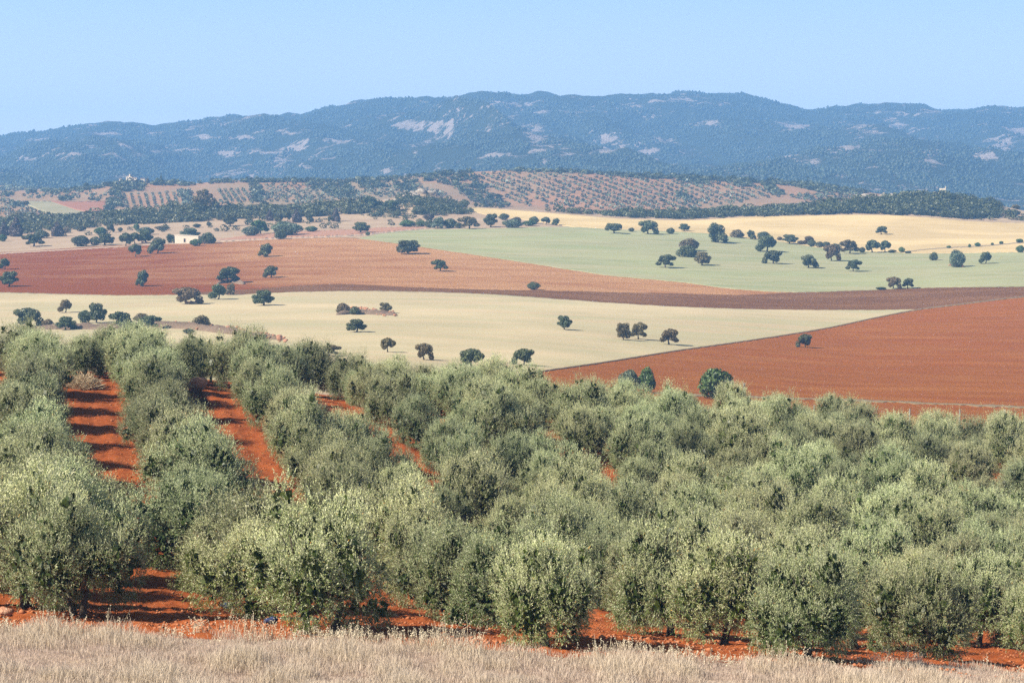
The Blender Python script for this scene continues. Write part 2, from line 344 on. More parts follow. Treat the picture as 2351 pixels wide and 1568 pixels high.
M['white'] = plain('whitewashed_wall', (.50, .43, .32), (.72, .64, .50), .9); M['cream'] = plain('cream_wall', (.60, .50, .36), (.72, .62, .48), .8)
M['tile'] = plain('roof_tiles', (.30, .16, .10), (.42, .25, .17), 2); M['dark'] = plain('dark_opening', (.03, .03, .03), (.05, .05, .05)); M['wood'] = plain('weathered_post', (.11, .10, .09), (.24, .22, .19), 6)
M['metal'] = plain('galvanised_steel', (.14, .13, .13), (.24, .23, .23), 6, .5); M['blue'] = plain('blue_plastic', (.02, .03, .08), (.04, .055, .13), 5, .5, .05)
M['dryshrub'] = leafy('dry_shrub_twigs', (.28, .19, .12), (.52, .40, .27), transl=.05); M['drydark'] = leafy('dead_brown_brush', (.08, .055, .04), (.26, .18, .12), transl=.05)
def mk_grass(name, a, b, c):
    m = N(name, .8, .15); f = m.attr('tint'); g = m.attr('tip'); col = m.mix(f, a, b); col = m.mix(g, col, c); m.color(col)
    tr = m.n('ShaderNodeBsdfTranslucent'); m.l(col, tr.inputs[0]); ms = m.n('ShaderNodeMixShader'); ms.inputs[0].default_value = .25
    o = m.t.nodes['Material Output']; m.l(m.b.outputs[0], ms.inputs[1]); m.l(tr.outputs[0], ms.inputs[2]); m.l(ms.outputs[0], o.inputs[0]); return m.m
M['grass'] = mk_grass('dry_grass_blades', (.37, .265, .23), (.55, .45, .31), (.62, .52, .41)); M['oat'] = mk_grass('wild_oat_stems', (.46, .38, .24), (.62, .53, .36), (.68, .60, .44))
# ------------------------------------------------------------ land sheets
def fan(name, d, mat, x0=-900, x1=3200, nx=300, drop=0, attrs=None, disp=None):
    u0, _ = ray(x0, HOR); u1, _ = ray(x1, HOR); u = np.linspace(u0, u1, nx); Y, U = np.meshgrid(d, u, indexing='ij'); X = U*Y
    Zz = Zf(X, Y)-drop
    if disp: Zz = Zz+disp(X, Y)
    P = np.stack([X, Y, Zz], -1); at = {k: f(X, Y) for k, f in (attrs or {}).items()}
    return tag(link(name, grid_mesh(name, P, mat, True, at)), kind='structure')
edge_y = curve([(-300, 1418), (0, 1428), (300, 1440), (700, 1456), (1175, 1482), (1600, 1500), (1900, 1512), (2200, 1519), (2351, 1530), (2700, 1550)])
ex = np.linspace(-300, 2700, 120); _, ed, _ = locate(ex, edge_y(ex)+14, 55, 90, 300)
def edge_d(X, Y): return np.interp(CX+F*X/Y, ex, ed)
def soil_disp(X, Y):
    tr = np.sin((X+.215*Y)*2*math.pi/8.2*5+fbm(X/6, Y/6, 2, 8)*2)*.03
    cl = fbm(X/.34, Y/.30, 2, 11, .65); return tr+np.maximum(cl, -.1)*.11+fbm(X/3, Y/2.2, 2, 4)*.18
def bank_disp(X, Y): return fbm(X/2.5, Y/2.5, 3, 9)*.12
fan('grass_bank', np.concatenate([np.linspace(.6, 50, 40), np.linspace(51, 86, 120)]), M['bank'], -900, 3200, 300, -.03, disp=lambda X, Y: bank_disp(X, Y)-np.clip((Y-edge_d(X, Y))/1.2, 0, 1)*.7)
fan('orchard_soil', np.concatenate([np.arange(58, 110, .11), np.arange(110, 216, .18)]), M['orchard'], -900, 3200, 1080, 0, disp=lambda X, Y: soil_disp(X, Y)-np.clip((edge_d(X, Y)-.6-Y)/1.2, 0, 1)*.9-np.clip((Y-210)/5, 0, 1)*.6)
fan('meadow_ground', np.concatenate([np.arange(200, 600, 5), np.arange(600, 1490, 6)]), M['dry'], -900, 3200, 420, 0, disp=lambda X, Y: -np.clip((215-Y)/10, 0, 1)*.4)
GAPS = {}
def redness(X, Y):
    x = CX+F*X/Y
    r = .45+.45*np.exp(-((x-1550)/330)**2)+.35*np.exp(-((x-330)/150)**2)-.5*np.exp(-((x-800)/170)**2)-.25*np.exp(-((x-1800)/110)**2)
    return r+fbm(X/60, Y/60, 3, 21)*.5
fan('olive_hill', np.concatenate([np.arange(1470, 2060, 7), np.arange(2060, 2850, 25)]), M['hill'], -900, 3200, 520, .4, {'redness': redness})
ROCKP = [(1245, 345, 48, 17), (1235, 320, 22, 14), (1300, 352, 40, 14), (1228, 298, 18, 5), (1250, 382, 10, 14), (885, 388, 36, 9), (1155, 362, 50, 5), (1000, 290, 22, 14), (1030, 280, 30, 9), (1080, 250, 45, 8), (1310, 262, 40, 8), (1405, 315, 35, 5), (1420, 330, 30, 9), (1400, 350, 30, 8), (1490, 350, 35, 10), (1520, 325, 40, 11), (1470, 335, 25, 9), (1620, 284, 42, 8), (1820, 290, 40, 9), (1945, 345, 26, 10), (2135, 360, 28, 18), (2120, 325, 22, 7), (2300, 325, 50, 14), (2270, 355, 40, 9), (2340, 300, 30, 14), (2110, 300, 45, 5), (670, 340, 30, 9), (600, 350, 70, 9), (655, 365, 30, 10), (540, 345, 30, 6), (650, 300, 40, 8), (690, 330, 24, 12), (60, 362, 90, 7), (180, 358, 70, 6), (400, 350, 60, 5), (375, 308, 30, 6), (570, 315, 30, 7), (880, 315, 20, 10), (930, 290, 60, 14), (1180, 240, 70, 6), (250, 310, 40, 5), (1860, 375, 26, 5), (2030, 290, 60, 4), (1800, 365, 45, 5), (800, 318, 60, 6), (480, 320, 40, 6), (700, 385, 30, 5)]
def rockness(X, Y):
    x = CX+F*X/Y; z = Zf(X, Y); y = HOR-z/Y*F; r = np.full(X.shape, .02)+.6*fbm(X/130, Y/220, 4, 51)
    for a, b, w, h in ROCKP: r = np.maximum(r, (.78+.6*fbm(X/60, Y/90, 3, 52))*np.exp(-(((x-a)/w)**2+((y-b)/h)**2)*.8)-.10)
    r = np.maximum(r, .5*np.exp(-((x-(2150+(y-290)*1.0))/5)**2)*(np.abs(y-300) < 28)-.1)
    return r
def mdisp(X, Y): return fbm(X/70, Y/120, 4, 61)*14*np.clip((Y-2700)/500, 0, 1)
fan('mountain_range', np.concatenate([np.arange(2700, 5300, 13), np.arange(5300, 7000, 60)]), M['mount'], -900, 3200, 760, 0, {'rock': rockness}, mdisp)
# ------------------------------------------------------------ fields
pale_top = curve([(-400, 668), (0, 672), (150, 676), (300, 679), (400, 678), (540, 677), (700, 671), (850, 669), (947, 670.5), (1116, 676), (1252, 685), (1387, 695), (1573, 706), (1826, 712.6), (1894, 713), (2029, 712.6), (2118, 711)])
diag = curve([(900, 925), (1000, 900), (1100, 880), (1218, 859), (1387, 834), (1555, 807), (1725, 783), (1894, 756), (2029, 727.5), (2118, 711), (2199, 701), (2351, 683), (2750, 655)])
band_top = curve([(350, 680), (600, 663), (778, 653), (947, 660), (1116, 666), (1252, 668), (1455, 673), (1573, 675), (1691, 678), (1826, 672.2), (1995, 667), (2164, 661), (2351, 659), (2750, 657)])
brown_top = curve([(-400, 588), (0, 580), (169, 570), (295, 563), (508, 557), (576, 553), (796, 546), (822, 548), (913, 560), (981, 570), (1116, 590), (1252, 611), (1387, 632), (1573, 650), (1691, 665), (1826, 672)])
green_top = curve([(822, 548), (879, 537), (981, 528), (1116, 526), (1285, 521.5), (1387, 526), (1573, 534), (1623, 537), (1691, 546), (1792, 556), (1894, 571), (1995, 578), (2131, 583), (2351, 580), (2750, 574)])
green_bot = curve([(822, 548.2), (913, 560), (981, 570), (1116, 590), (1252, 611), (1387, 632), (1573, 650), (1691, 665), (1826, 672), (1995, 667), (2164, 661), (2351, 659), (2750, 657)])
gold_top = curve([(1072, 476.5), (1177, 483), (1313, 494), (1448, 504), (1573, 507), (1725, 499), (1860, 496), (1995, 494), (2131, 500), (2232, 509), (2351, 513), (2750, 520)])
gold_bot = curve([(1072, 477), (1092, 488), (1184, 502), (1268, 514), (1319, 522), (1387, 526), (1573, 534), (1623, 537), (1691, 546), (1792, 556), (1894, 571), (1995, 578), (2131, 583), (2351, 580), (2750, 574)])
def field(name, x0, x1, top, bot, mat, off, nx=360, ny=70, d0=300, d1=1480, attrs=None, jit=.9):
    xs = np.linspace(x0, x1, nx); v = np.linspace(0, 1, ny); j = fbm(xs/7, xs*0+3, 3, 14)*jit
    yt = top(xs)+j; yb = np.maximum(bot(xs)+j, yt+.05)
    Y = yt[None]*(1-v[:, None])+yb[None]*v[:, None]; X = np.repeat(xs[None], ny, 0)
    x, y, z = locate(X, Y, d0, d1, 300)
    z = z+off; P = np.stack([x, y, z], -1)
    rim = np.concatenate([P[:1]-[0, -.3, off+.3], P, P[-1:]-[0, .3, off+.3]], 0)   # edges turned down into the ground
    at = {}
    for k, f in (attrs or {}).items():
        a = f(X, Y); at[k] = np.concatenate([a[:1], a, a[-1:]], 0)
    return tag(link(name, grid_mesh(name, rim, mat, True, at)), kind='structure')
const = lambda c: (lambda x: np.full_like(np.asarray(x, float), c))
field('straw_field', -400, 2117, pale_top, lambda x: np.where(np.asarray(x) < 900, 925, diag(np.maximum(x, 900))), M['pale'], .17, ny=90)
field('red_ploughed_field', 900, 2750, diag, const(1060), M['red'], .12, ny=110, d0=240)
field('dark_ploughed_field', 420, 2750, band_top, lambda x: np.where(np.asarray(x) < 2118, pale_top(np.minimum(x, 2118)), diag(np.maximum(x, 2118))), M['band'], .14, ny=40)
def mixr(X, Y):
    f = np.clip((X-150)/900, 0, 1)*.9+np.clip((625-Y)/90, 0, 1)*.35*np.clip((X-300)/300, 0, 1)-np.clip((Y-640)/35, 0, 1)*.5*np.clip((900-X)/500, 0, 1)
    return f
field('brown_ploughed_field', -400, 1830, brown_top, lambda x: np.where(np.asarray(x) < 600, pale_top(x), np.maximum(band_top(np.maximum(x, 350)), brown_top(x)+.1)), M['brown'], .12, ny=80, attrs={'mixr': mixr})
field('green_field', 824, 2750, green_top, green_bot, M['green'], .18, ny=80)
field('wheat_field', 1074, 2750, gold_top, gold_bot, M['gold'], .20, ny=50)
field('verge', 1220, 2700, lambda x: diag(x)-1.4-.8*np.abs(fbm(x/9, x*0, 3, 8)), lambda x: diag(x)+.6+.8*fbm(x/7, x*0, 3, 9), plain('rough_edge', (.12, .075, .04), (.24, .17, .09), .5), .28, nx=700, ny=4, jit=0)
trk = curve([(1500, 905), (1750, 914), (1996, 922), (2165, 929), (2351, 936), (2750, 950)])
field('verge', 1500, 2750, lambda x: trk(x)-2-2*fbm(x/30, x*0, 2, 3), lambda x: trk(x)+2+3*fbm(x/20, x*0, 2, 5), plain('verge_grass', (.16, .13, .07), (.25, .17, .09), .6), .20, ny=6)
p2 = curve([(2060, 581), (2148, 572), (2266, 565), (2351, 558), (2750, 545)])
field('farm_path', 2080, 2750, lambda x: p2(x)-1, lambda x: p2(x)+1.2, plain('path_earth', (.22, .17, .10), (.30, .23, .14), .6), .26, ny=4)
field('left_farm_track', -100, 985, curve([(-100, 591), (0, 582), (169, 572), (295, 564.5), (508, 552), (576, 550), (796, 541), (985, 523)]), curve([(-100, 594), (0, 584.5), (169, 574.5), (295, 567), (508, 555), (576, 552), (796, 543), (985, 525)]), plain('pale_track_earth', (.33, .23, .16), (.40, .29, .20), .6), .18, ny=4)
field('left_fallow', 480, 985, curve([(480, 554), (576, 540), (700, 531), (796, 528), (900, 522), (985, 521)]), curve([(480, 555), (576, 549), (796, 540), (985, 522.5)]), plain('fallow_soil', (.30, .15, .09), (.38, .21, .13), .3), .13, ny=8)
z1 = lambda x, y: (x*.3386, 183.7+y*.3386)
def zc(pts): return curve([z1(*p) for p in pts])
field('far_green_field', z1(190, 0)[0], z1(600, 0)[0], zc([(190, 822), (350, 825), (600, 905)]), zc([(190, 850), (350, 905), (600, 915)]), mk_crop('muted_far_crop', (.25, .24, .13), (.29, .26, .15), (.32, .26, .16)), .3, 60, 10, 1500, 2000)
field('far_red_field', z1(350, 0)[0], z1(790, 0)[0], zc([(350, 823), (500, 828), (790, 828)]), zc([(350, 828), (600, 896), (700, 890), (790, 840)]), mk_soil('muted_far_soil', (.30, .13, .07), (.27, .12, .065), (.33, .17, .10)), .5, 60, 10, 1500, 2000)
for k in range(0, 9):   # bare red lanes of the steep grove
    a = 815+k*49; field('far_red_lane', z1(a-16, 0)[0], z1(a+22, 0)[0]+4, (lambda a: lambda x: np.full_like(x, z1(0, 762)[1]))(a), (lambda a: lambda x: np.full_like(x, z1(0, 872)[1]))(a), M['red'], .3, 4, 6, 1500, 2000, jit=0) if k == 99 else None
# ------------------------------------------------------------ leaf meshes
def unit(v): return v/np.maximum(np.linalg.norm(v, axis=-1, keepdims=True), 1e-9)
def lobes_points(lobes, n, shell=(.8, 1.02), keep_in=.15):
    """points over the outside of a union of ellipsoids, with their outward normals"""
    lobes = np.array(lobes, float); area = lobes[:, 3]*lobes[:, 4]; out_p, out_n = [], []; tot = 0
    while tot < n:
        k = rng.choice(len(lobes), n*2, p=area/area.sum()); d = unit(rng.normal(size=(n*2, 3)))
        s = lobes[k, 3:6]; p = lobes[k, :3]+d*s*rng.uniform(*shell, (n*2, 1)); nn = unit(d/s)
        q = ((p[:, None]-lobes[None, :, :3])/lobes[None, :, 3:6]); inside = ((q**2).sum(-1) < .62).sum(1) > 0
        ok = (~inside) | (rng.random(n*2) < keep_in); out_p.append(p[ok]); out_n.append(nn[ok]); tot += ok.sum()
    return np.concatenate(out_p)[:n], np.concatenate(out_n)[:n]
def leaves(p, dirv, L_, Wd, tint):
    n = len(p); dirv = unit(dirv); s = unit(np.cross(dirv, unit(rng.normal(size=(n, 3))))); L_ = np.broadcast_to(L_, n)[:, None]; Wd = np.broadcast_to(Wd, n)[:, None]
    V = np.stack([p, p+dirv*L_*.5+s*Wd*.5, p+dirv*L_, p+dirv*L_*.5-s*Wd*.5], 1)
    # upper side of the leaf looks up
    nr = np.cross(V[:, 1]-V[:, 0], V[:, 2]-V[:, 0]); fl = (nr[:, 2] < 0) & (rng.random(n) < .8); V[fl] = V[fl][:, ::-1]
    return V, np.broadcast_to(tint, n)
def quads_mesh(name, V, tint, mat):
    return mesh_np(name, V.reshape(-1, 3), np.arange(len(V)*4).reshape(-1, 4), 4, mat, False, {'tint': ('FACE', tint)})
def clumps(p, nrm, size, tilt=.8):
    n = len(p); nn = unit(nrm+rng.normal(size=(n, 3))*tilt); a = unit(np.cross(nn, rng.normal(size=(n, 3)))); b = np.cross(nn, a)
    s = (size*rng.uniform(.6, 1.3, n))[:, None]; e = rng.uniform(.5, 1, (n, 1))
    return np.stack([p-a*s*.5-b*s*.3*e, p+a*s*.35-b*s*.5*e, p+a*s*.5+b*s*.3*e, p-a*s*.3+b*s*.5*e], 1)
def olive_variant(i, w=4.9, h=3.9):
    r = random.Random(100+i); lob = []
    nl = r.choice([6, 7, 7, 8]); a0 = r.random()*6
    for k in range(nl):
        t = a0+2*math.pi*(k+r.uniform(-.35, .35))/nl; rad = w/2*r.uniform(.42, .74); s = r.uniform(.60, .98)
        lob.append((rad*math.cos(t), rad*math.sin(t), h*r.uniform(.30, .62), s, s, s*r.uniform(1.0, 1.5)))
    for k in range(5):
        t = a0+2*math.pi*(k+r.uniform(-.4, .4))/5; rad = w/2*r.uniform(.12, .50); s = r.uniform(.42, .82)
        lob.append((rad*math.cos(t), rad*math.sin(t), h*r.uniform(.55, .86), s, s, s*r.uniform(1.0, 1.5)))
    for k in range(12):
        t = r.uniform(0, 6.28); rad = w*.46*r.uniform(.5, 1.05); s = r.uniform(.28, .5); lob.append((rad*math.cos(t), rad*math.sin(t), h*r.uniform(.18, .66), s, s, s*1.3))
    for k in range(9):
        t = r.uniform(0, 6.28); rad = w*.34*r.random(); lob.append((rad*math.cos(t), rad*math.sin(t), h*r.uniform(.74, 1.0), .22, .22, .48))
    nt_ = 4600; p, nn = lobes_points(lob, nt_, (.84, 1.05), .05); p[:, 2] = np.maximum(p[:, 2], .42)
    up = np.clip((p[:, 2:3]/h-.35)*2.2, -.6, 1.0)
    td = unit(nn*.75+np.array([[0, 0, 1.]])*up*.9+rng.normal(size=(nt_, 3))*.35); ln = rng.uniform(.2, .46, nt_)*np.where(rng.random(nt_) < .07, 1.9, 1)*(1+.8*np.clip(up[:, 0], 0, 1)*rng.random(nt_))
    k = 13; tt = (np.arange(k)+.5)/k
    q = p[:, None]+td[:, None]*(ln[:, None, None]*tt[None, :, None]); dd = td[:, None]*.9+rng.normal(size=(nt_, k, 3))*.5
    tw = rng.random(nt_)*.32+.5*np.clip(fbm(p[:, 0]*1.3+9, p[:, 1]*1.3+p[:, 2]*1.1, 2, i)+.1, 0, .6)+.34*np.clip(td[:, 2], 0, 1)**2  # upright shoots paler: silvery young growth, plus sunlit tops put into the colour
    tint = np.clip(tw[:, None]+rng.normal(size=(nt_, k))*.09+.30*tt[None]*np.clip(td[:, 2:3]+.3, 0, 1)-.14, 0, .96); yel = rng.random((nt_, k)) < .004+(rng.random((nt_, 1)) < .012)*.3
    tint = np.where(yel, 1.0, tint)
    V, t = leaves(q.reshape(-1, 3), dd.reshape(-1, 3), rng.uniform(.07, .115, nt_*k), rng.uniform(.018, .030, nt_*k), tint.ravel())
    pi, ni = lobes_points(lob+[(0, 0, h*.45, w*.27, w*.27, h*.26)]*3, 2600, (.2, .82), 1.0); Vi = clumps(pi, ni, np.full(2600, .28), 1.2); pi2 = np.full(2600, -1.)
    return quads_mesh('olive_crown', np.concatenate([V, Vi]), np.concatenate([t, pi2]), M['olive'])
def trunk_mesh(i, h, r0, fork, spread, lean=0, multi=1, name='trunk'):
    r = random.Random(50+i); b = MB()
    for m_ in range(multi):
        ox = 0 if multi == 1 else r.uniform(-.35, .35)*spread; oy = 0 if multi == 1 else r.uniform(-.3, .3)*spread
        lx = lean+r.uniform(-.12, .12)*h*fork+ox*.5; ly = r.uniform(-.1, .1)*h*fork
        top = (ox+lx, oy+ly, h*fork)
        b.tube([(ox, oy, -.3), (ox+.02, oy, .05), (ox+lx*.45+.04, oy+ly*.4, h*fork*.5), top], [r0*1.7, r0*1.25, r0*.95, r0*.85], 8)
        for k in range(4):
            t = 2*math.pi*(k+r.random()*.7)/4; e = (top[0]+math.cos(t)*spread*r.uniform(.3, .6), top[1]+math.sin(t)*spread*r.uniform(.3, .6), h*r.uniform(.6, .82))
            mid = tuple(top[j]*.5+e[j]*.5+(0, 0, .12*h)[j]*.3 for j in range(3)); b.tube([top, mid, e], [r0*.62, r0*.4, r0*.12], 6)
            for q in range(2):
                f = (e[0]+r.uniform(-.3, .3)*spread, e[1]+r.uniform(-.3, .3)*spread, e[2]+r.uniform(-.05, .12)*h); b.tube([mid, f], [r0*.3, r0*.07], 5)
    return b.mesh(name, M['bark'], True)
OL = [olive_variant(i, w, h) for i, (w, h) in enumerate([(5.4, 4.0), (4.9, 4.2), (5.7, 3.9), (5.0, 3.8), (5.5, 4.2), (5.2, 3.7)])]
OT = [trunk_mesh(i, 3.9, r0, f, 1.9, ln, mu) for i, (r0, f, ln, mu) in enumerate([(.17, .24, .05, 1), (.15, .26, -.2, 1), (.19, .22, .35, 1), (.14, .27, .1, 1), (.13, .24, 0, 2), (.16, .25, -.1, 1)])]
ORD = ['zeroth', 'first', 'second', 'third', 'fourth', 'fifth', 'sixth', 'seventh', 'eighth', 'ninth', 'tenth', 'eleventh', 'twelfth', 'thirteenth', 'fourteenth', 'fifteenth', 'sixteenth', 'seventeenth', 'eighteenth', 'nineteenth']
def gz(x, y): return float(Zf(np.array([x]), np.array([y]))[0])
SPECIAL = {(0, 0): (-14.7, 75.5, .84, .98), (1, 0): (-6.45, 73.5, .94, 1.06), (2, 0): (1.1, 73, .70, .84), (3, 0): (9.7, 73.5, .74, .90), (0, 3): (-18.2, 94, 1.1, 1.12), (0, 4): (-19.9, 101, 1.1, 1.1), (1, 4): (-14.2, 101, 1.05, 1.05)}
rr = random.Random(3)
for c in [-1, 0, 1, 2, 2.5, 3, 3.5, 4, 4.5, 5, 5.5, 6, 6.5, 7, 7.5, 8, 8.5, 9, 10]:
    xc0 = -15.3+8.2*c+{3: -.1, 4: -1.7, 5: -1.5, 6: -.8}.get(c, 0); seq = 0
    for k in range(0, 18):
        d = 73+7*k+rr.uniform(-.5, .5); x = xc0-.215*(d-73)+rr.uniform(-.6, .6)*(1.5 if c > 2 else 1); s = rr.uniform(.84, 1.12); sz = s*rr.uniform(.92, 1.14)
        if c % 1:
            if d < 98 or (c == 2.5 and d > 137) or rr.random() < .18: continue
            d += 3.3; x -= .215*3.3; s *= .74; sz *= .82
        elif c >= 3: s *= .80 if d < 110 else .88; sz *= .95
        elif c == 2: s *= .87; sz *= .97
        if c == 3 and d > 134: s *= .86; x += .9
        if c == 2 and d > 134: s *= .95; x -= .3
        if d > 165 and x*F/d > -560: sz *= .84 if x*F/d < 350 else 1.04
        if (c, k) in SPECIAL: x, d, s, sz = SPECIAL[(c, k)]
        px = CX+F*x/d
        if c >= 4 and k == 0: continue
        if px < -430 or px > PW+430: continue
        end = np.interp(px, [0, 350, 800, 1200, 1600, 2351], [181, 180, 182, 182, 190, 193])
        if d > end: continue
        seq += 1
        where = ('row left of the bare earth lane', 'outermost row at the left edge')[0 if c == 0 else 1] if c < 1 else (ORD[int(c)]+' row right of the bare lane' if c % 1 == 0 else 'infill between '+ORD[int(c)]+' and '+ORD[int(c)+1]+' rows')
        o = empty('olive_tree', (x, d, gz(x, d)-.02), f'silvery olive tree, {ORD[seq]} from the grass, {where}', 'olive tree', 'olive trees planted in rows in the orchard', rr.uniform(0, 6.28), (s, s, sz))
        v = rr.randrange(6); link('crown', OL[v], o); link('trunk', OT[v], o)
        if (c, k) == (2, 2): o.rotation_euler = (0, 0, 0); 
for px, d, s, lab in [(188, 176, .72, 'olive tree behind the pale brush pile, left one'), (238, 180, .82, 'olive tree behind the pale brush pile, right one'), (430, 176, .8, 'olive tree closing the second bare lane'), (478, 181, .78, 'olive tree behind the pinkish boulder'), (715, 186, 1.0, 'olive tree at the orchard back hiding the second lattice pole'), (655, 181, .85, 'olive tree closing the third bare lane'), (905, 183, .85, 'olive tree closing the fourth lane at the orchard back'), (1130, 184, .9, 'olive tree at the orchard back below the biggest dark oak')]:
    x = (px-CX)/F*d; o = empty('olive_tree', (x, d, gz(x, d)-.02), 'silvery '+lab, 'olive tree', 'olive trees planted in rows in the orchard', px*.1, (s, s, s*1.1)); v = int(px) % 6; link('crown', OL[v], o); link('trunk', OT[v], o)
# ------------------------------------------------------------ oaks
def oak_variant(i, style):
    r = random.Random(200+i); lob = []   # crown fitted to width 8, height 7
    if style == 'bush':
        for k in range(12):
            t = r.uniform(0, 6.28); rad = 3*math.sqrt(r.random()); s = r.uniform(1.1, 1.7); lob.append((rad*math.cos(t), rad*math.sin(t), max(.8, 4.6-.45*rad-r.uniform(0, 1.8)), s, s, s))
        lob.append((0, 0, 2.4, 3.0, 3.0, 3.0))
    elif style == 'conical':
        for k in range(12):
            q = k/11; s = 1.9*(1-q*.65); t = r.uniform(0, 6.28); rad = 1.3*(1-q); lob.append((rad*math.cos(t), rad*math.sin(t), .9+5*q, s, s, s*1.1))
    else:
        zb = {'round': 3.5, 'wide': 3.7, 'double': 3.5, 'lean': 3.7}[style]
        for k in range(16):
            t = 2*math.pi*k/13*2.1+r.random(); rad = r.uniform(1.1, 2.9); s = r.uniform(.85, 1.4)
            x = rad*math.cos(t); y = rad*math.sin(t); z = zb+r.uniform(-1.7, 1.6)-.13*rad*rad
            if style == 'double': x = x*.6+(1.5 if k % 2 else -1.4); z += (.5 if k % 2 else -.3)
            if style == 'lean': x += .25*(z-zb); z += .12*x
            lob.append((x, y, z, s, s, s*(.75 if style == 'wide' else .9)))
        lob.append((0, 0, zb+.3, 2.3 if style != 'double' else 2.9, 2.2, 1.6))
    n = 2300; p, nn = lobes_points(lob, n, (.8, 1.04), .2); V = clumps(p, nn, np.full(n, .42), .7)
    pi, ni = lobes_points(lob, 500, (.3, .75), 1.0); V = np.concatenate([V, clumps(pi, ni, np.full(500, .8), 1.0)])
    n += 500; cl = vnoise(V[:, 0, 0]*.9+40, V[:, 0, 2]*.9+V[:, 0, 1]*.7+40, i)+.5; tint = np.clip(cl*.6+rng.random(n)*.45, 0, 1)
    lo, hi = V.reshape(-1, 3).min(0), V.reshape(-1, 3).max(0)
    sx = 8/((hi[0]-lo[0]+hi[1]-lo[1])/2); V = V*[sx, sx, 7/hi[2]]
    return V, tint
STY = {'round': [0, 1, 2], 'wide': [3, 4], 'double': [5, 6], 'lean': [7, 8], 'bush': [9, 10, 11], 'conical': [12]}
OKV = {}
for st, ids in STY.items():
    for i in ids:
        V, t = oak_variant(i, st); OKV[i] = (V, t, quads_mesh('oak_crown', V, t, M['oak']))
OKT = [trunk_mesh(20+i, 6, .28, .32, 3.2, ln, mu) for i, (ln, mu) in enumerate([(0, 1), (.5, 1), (0, 3)])]
def tree_at(px, base, w, h, style, mat, label, name='oak_tree', cat='oak tree', group=None, d0=300, d1=1480, sink=0.0):
    X, Y, Z = (float(v) for v in locate(px, base, d0, d1, 500)); m = Y/F
    r = random.Random(int(px*7+base)); i = r.choice(STY[style]); sw = w*m/8; sh = h*m/7*1.02
    o = empty(name, (X, Y, Z+.25-sink), label, cat, group, r.choice([0, math.pi])+r.uniform(-.5, .5), (sw, sw, sh))
    c = link('crown', OKV[i][2], o)
    c.material_slots[0].link = 'OBJECT'; c.material_slots[0].material = M[mat]
    link('trunk', OKT[r.randrange(3) if style in ('double', 'bush') else r.randrange(2)], o)
    return o
Z4 = lambda x, y: (x*.3386, 612.4+y*.3386); Z5 = lambda x, y: (777.7+x*.3386, 612.4+y*.3386); Z2 = lambda x, y: (777.7+x*.3386, 183.7+y*.3386)
Z3 = lambda x, y: (1555.4+x*.3386, 183.7+y*.3386); Z6 = lambda x, y: (1555.4+x*.3386, 612.4+y*.3386); Z1 = z1
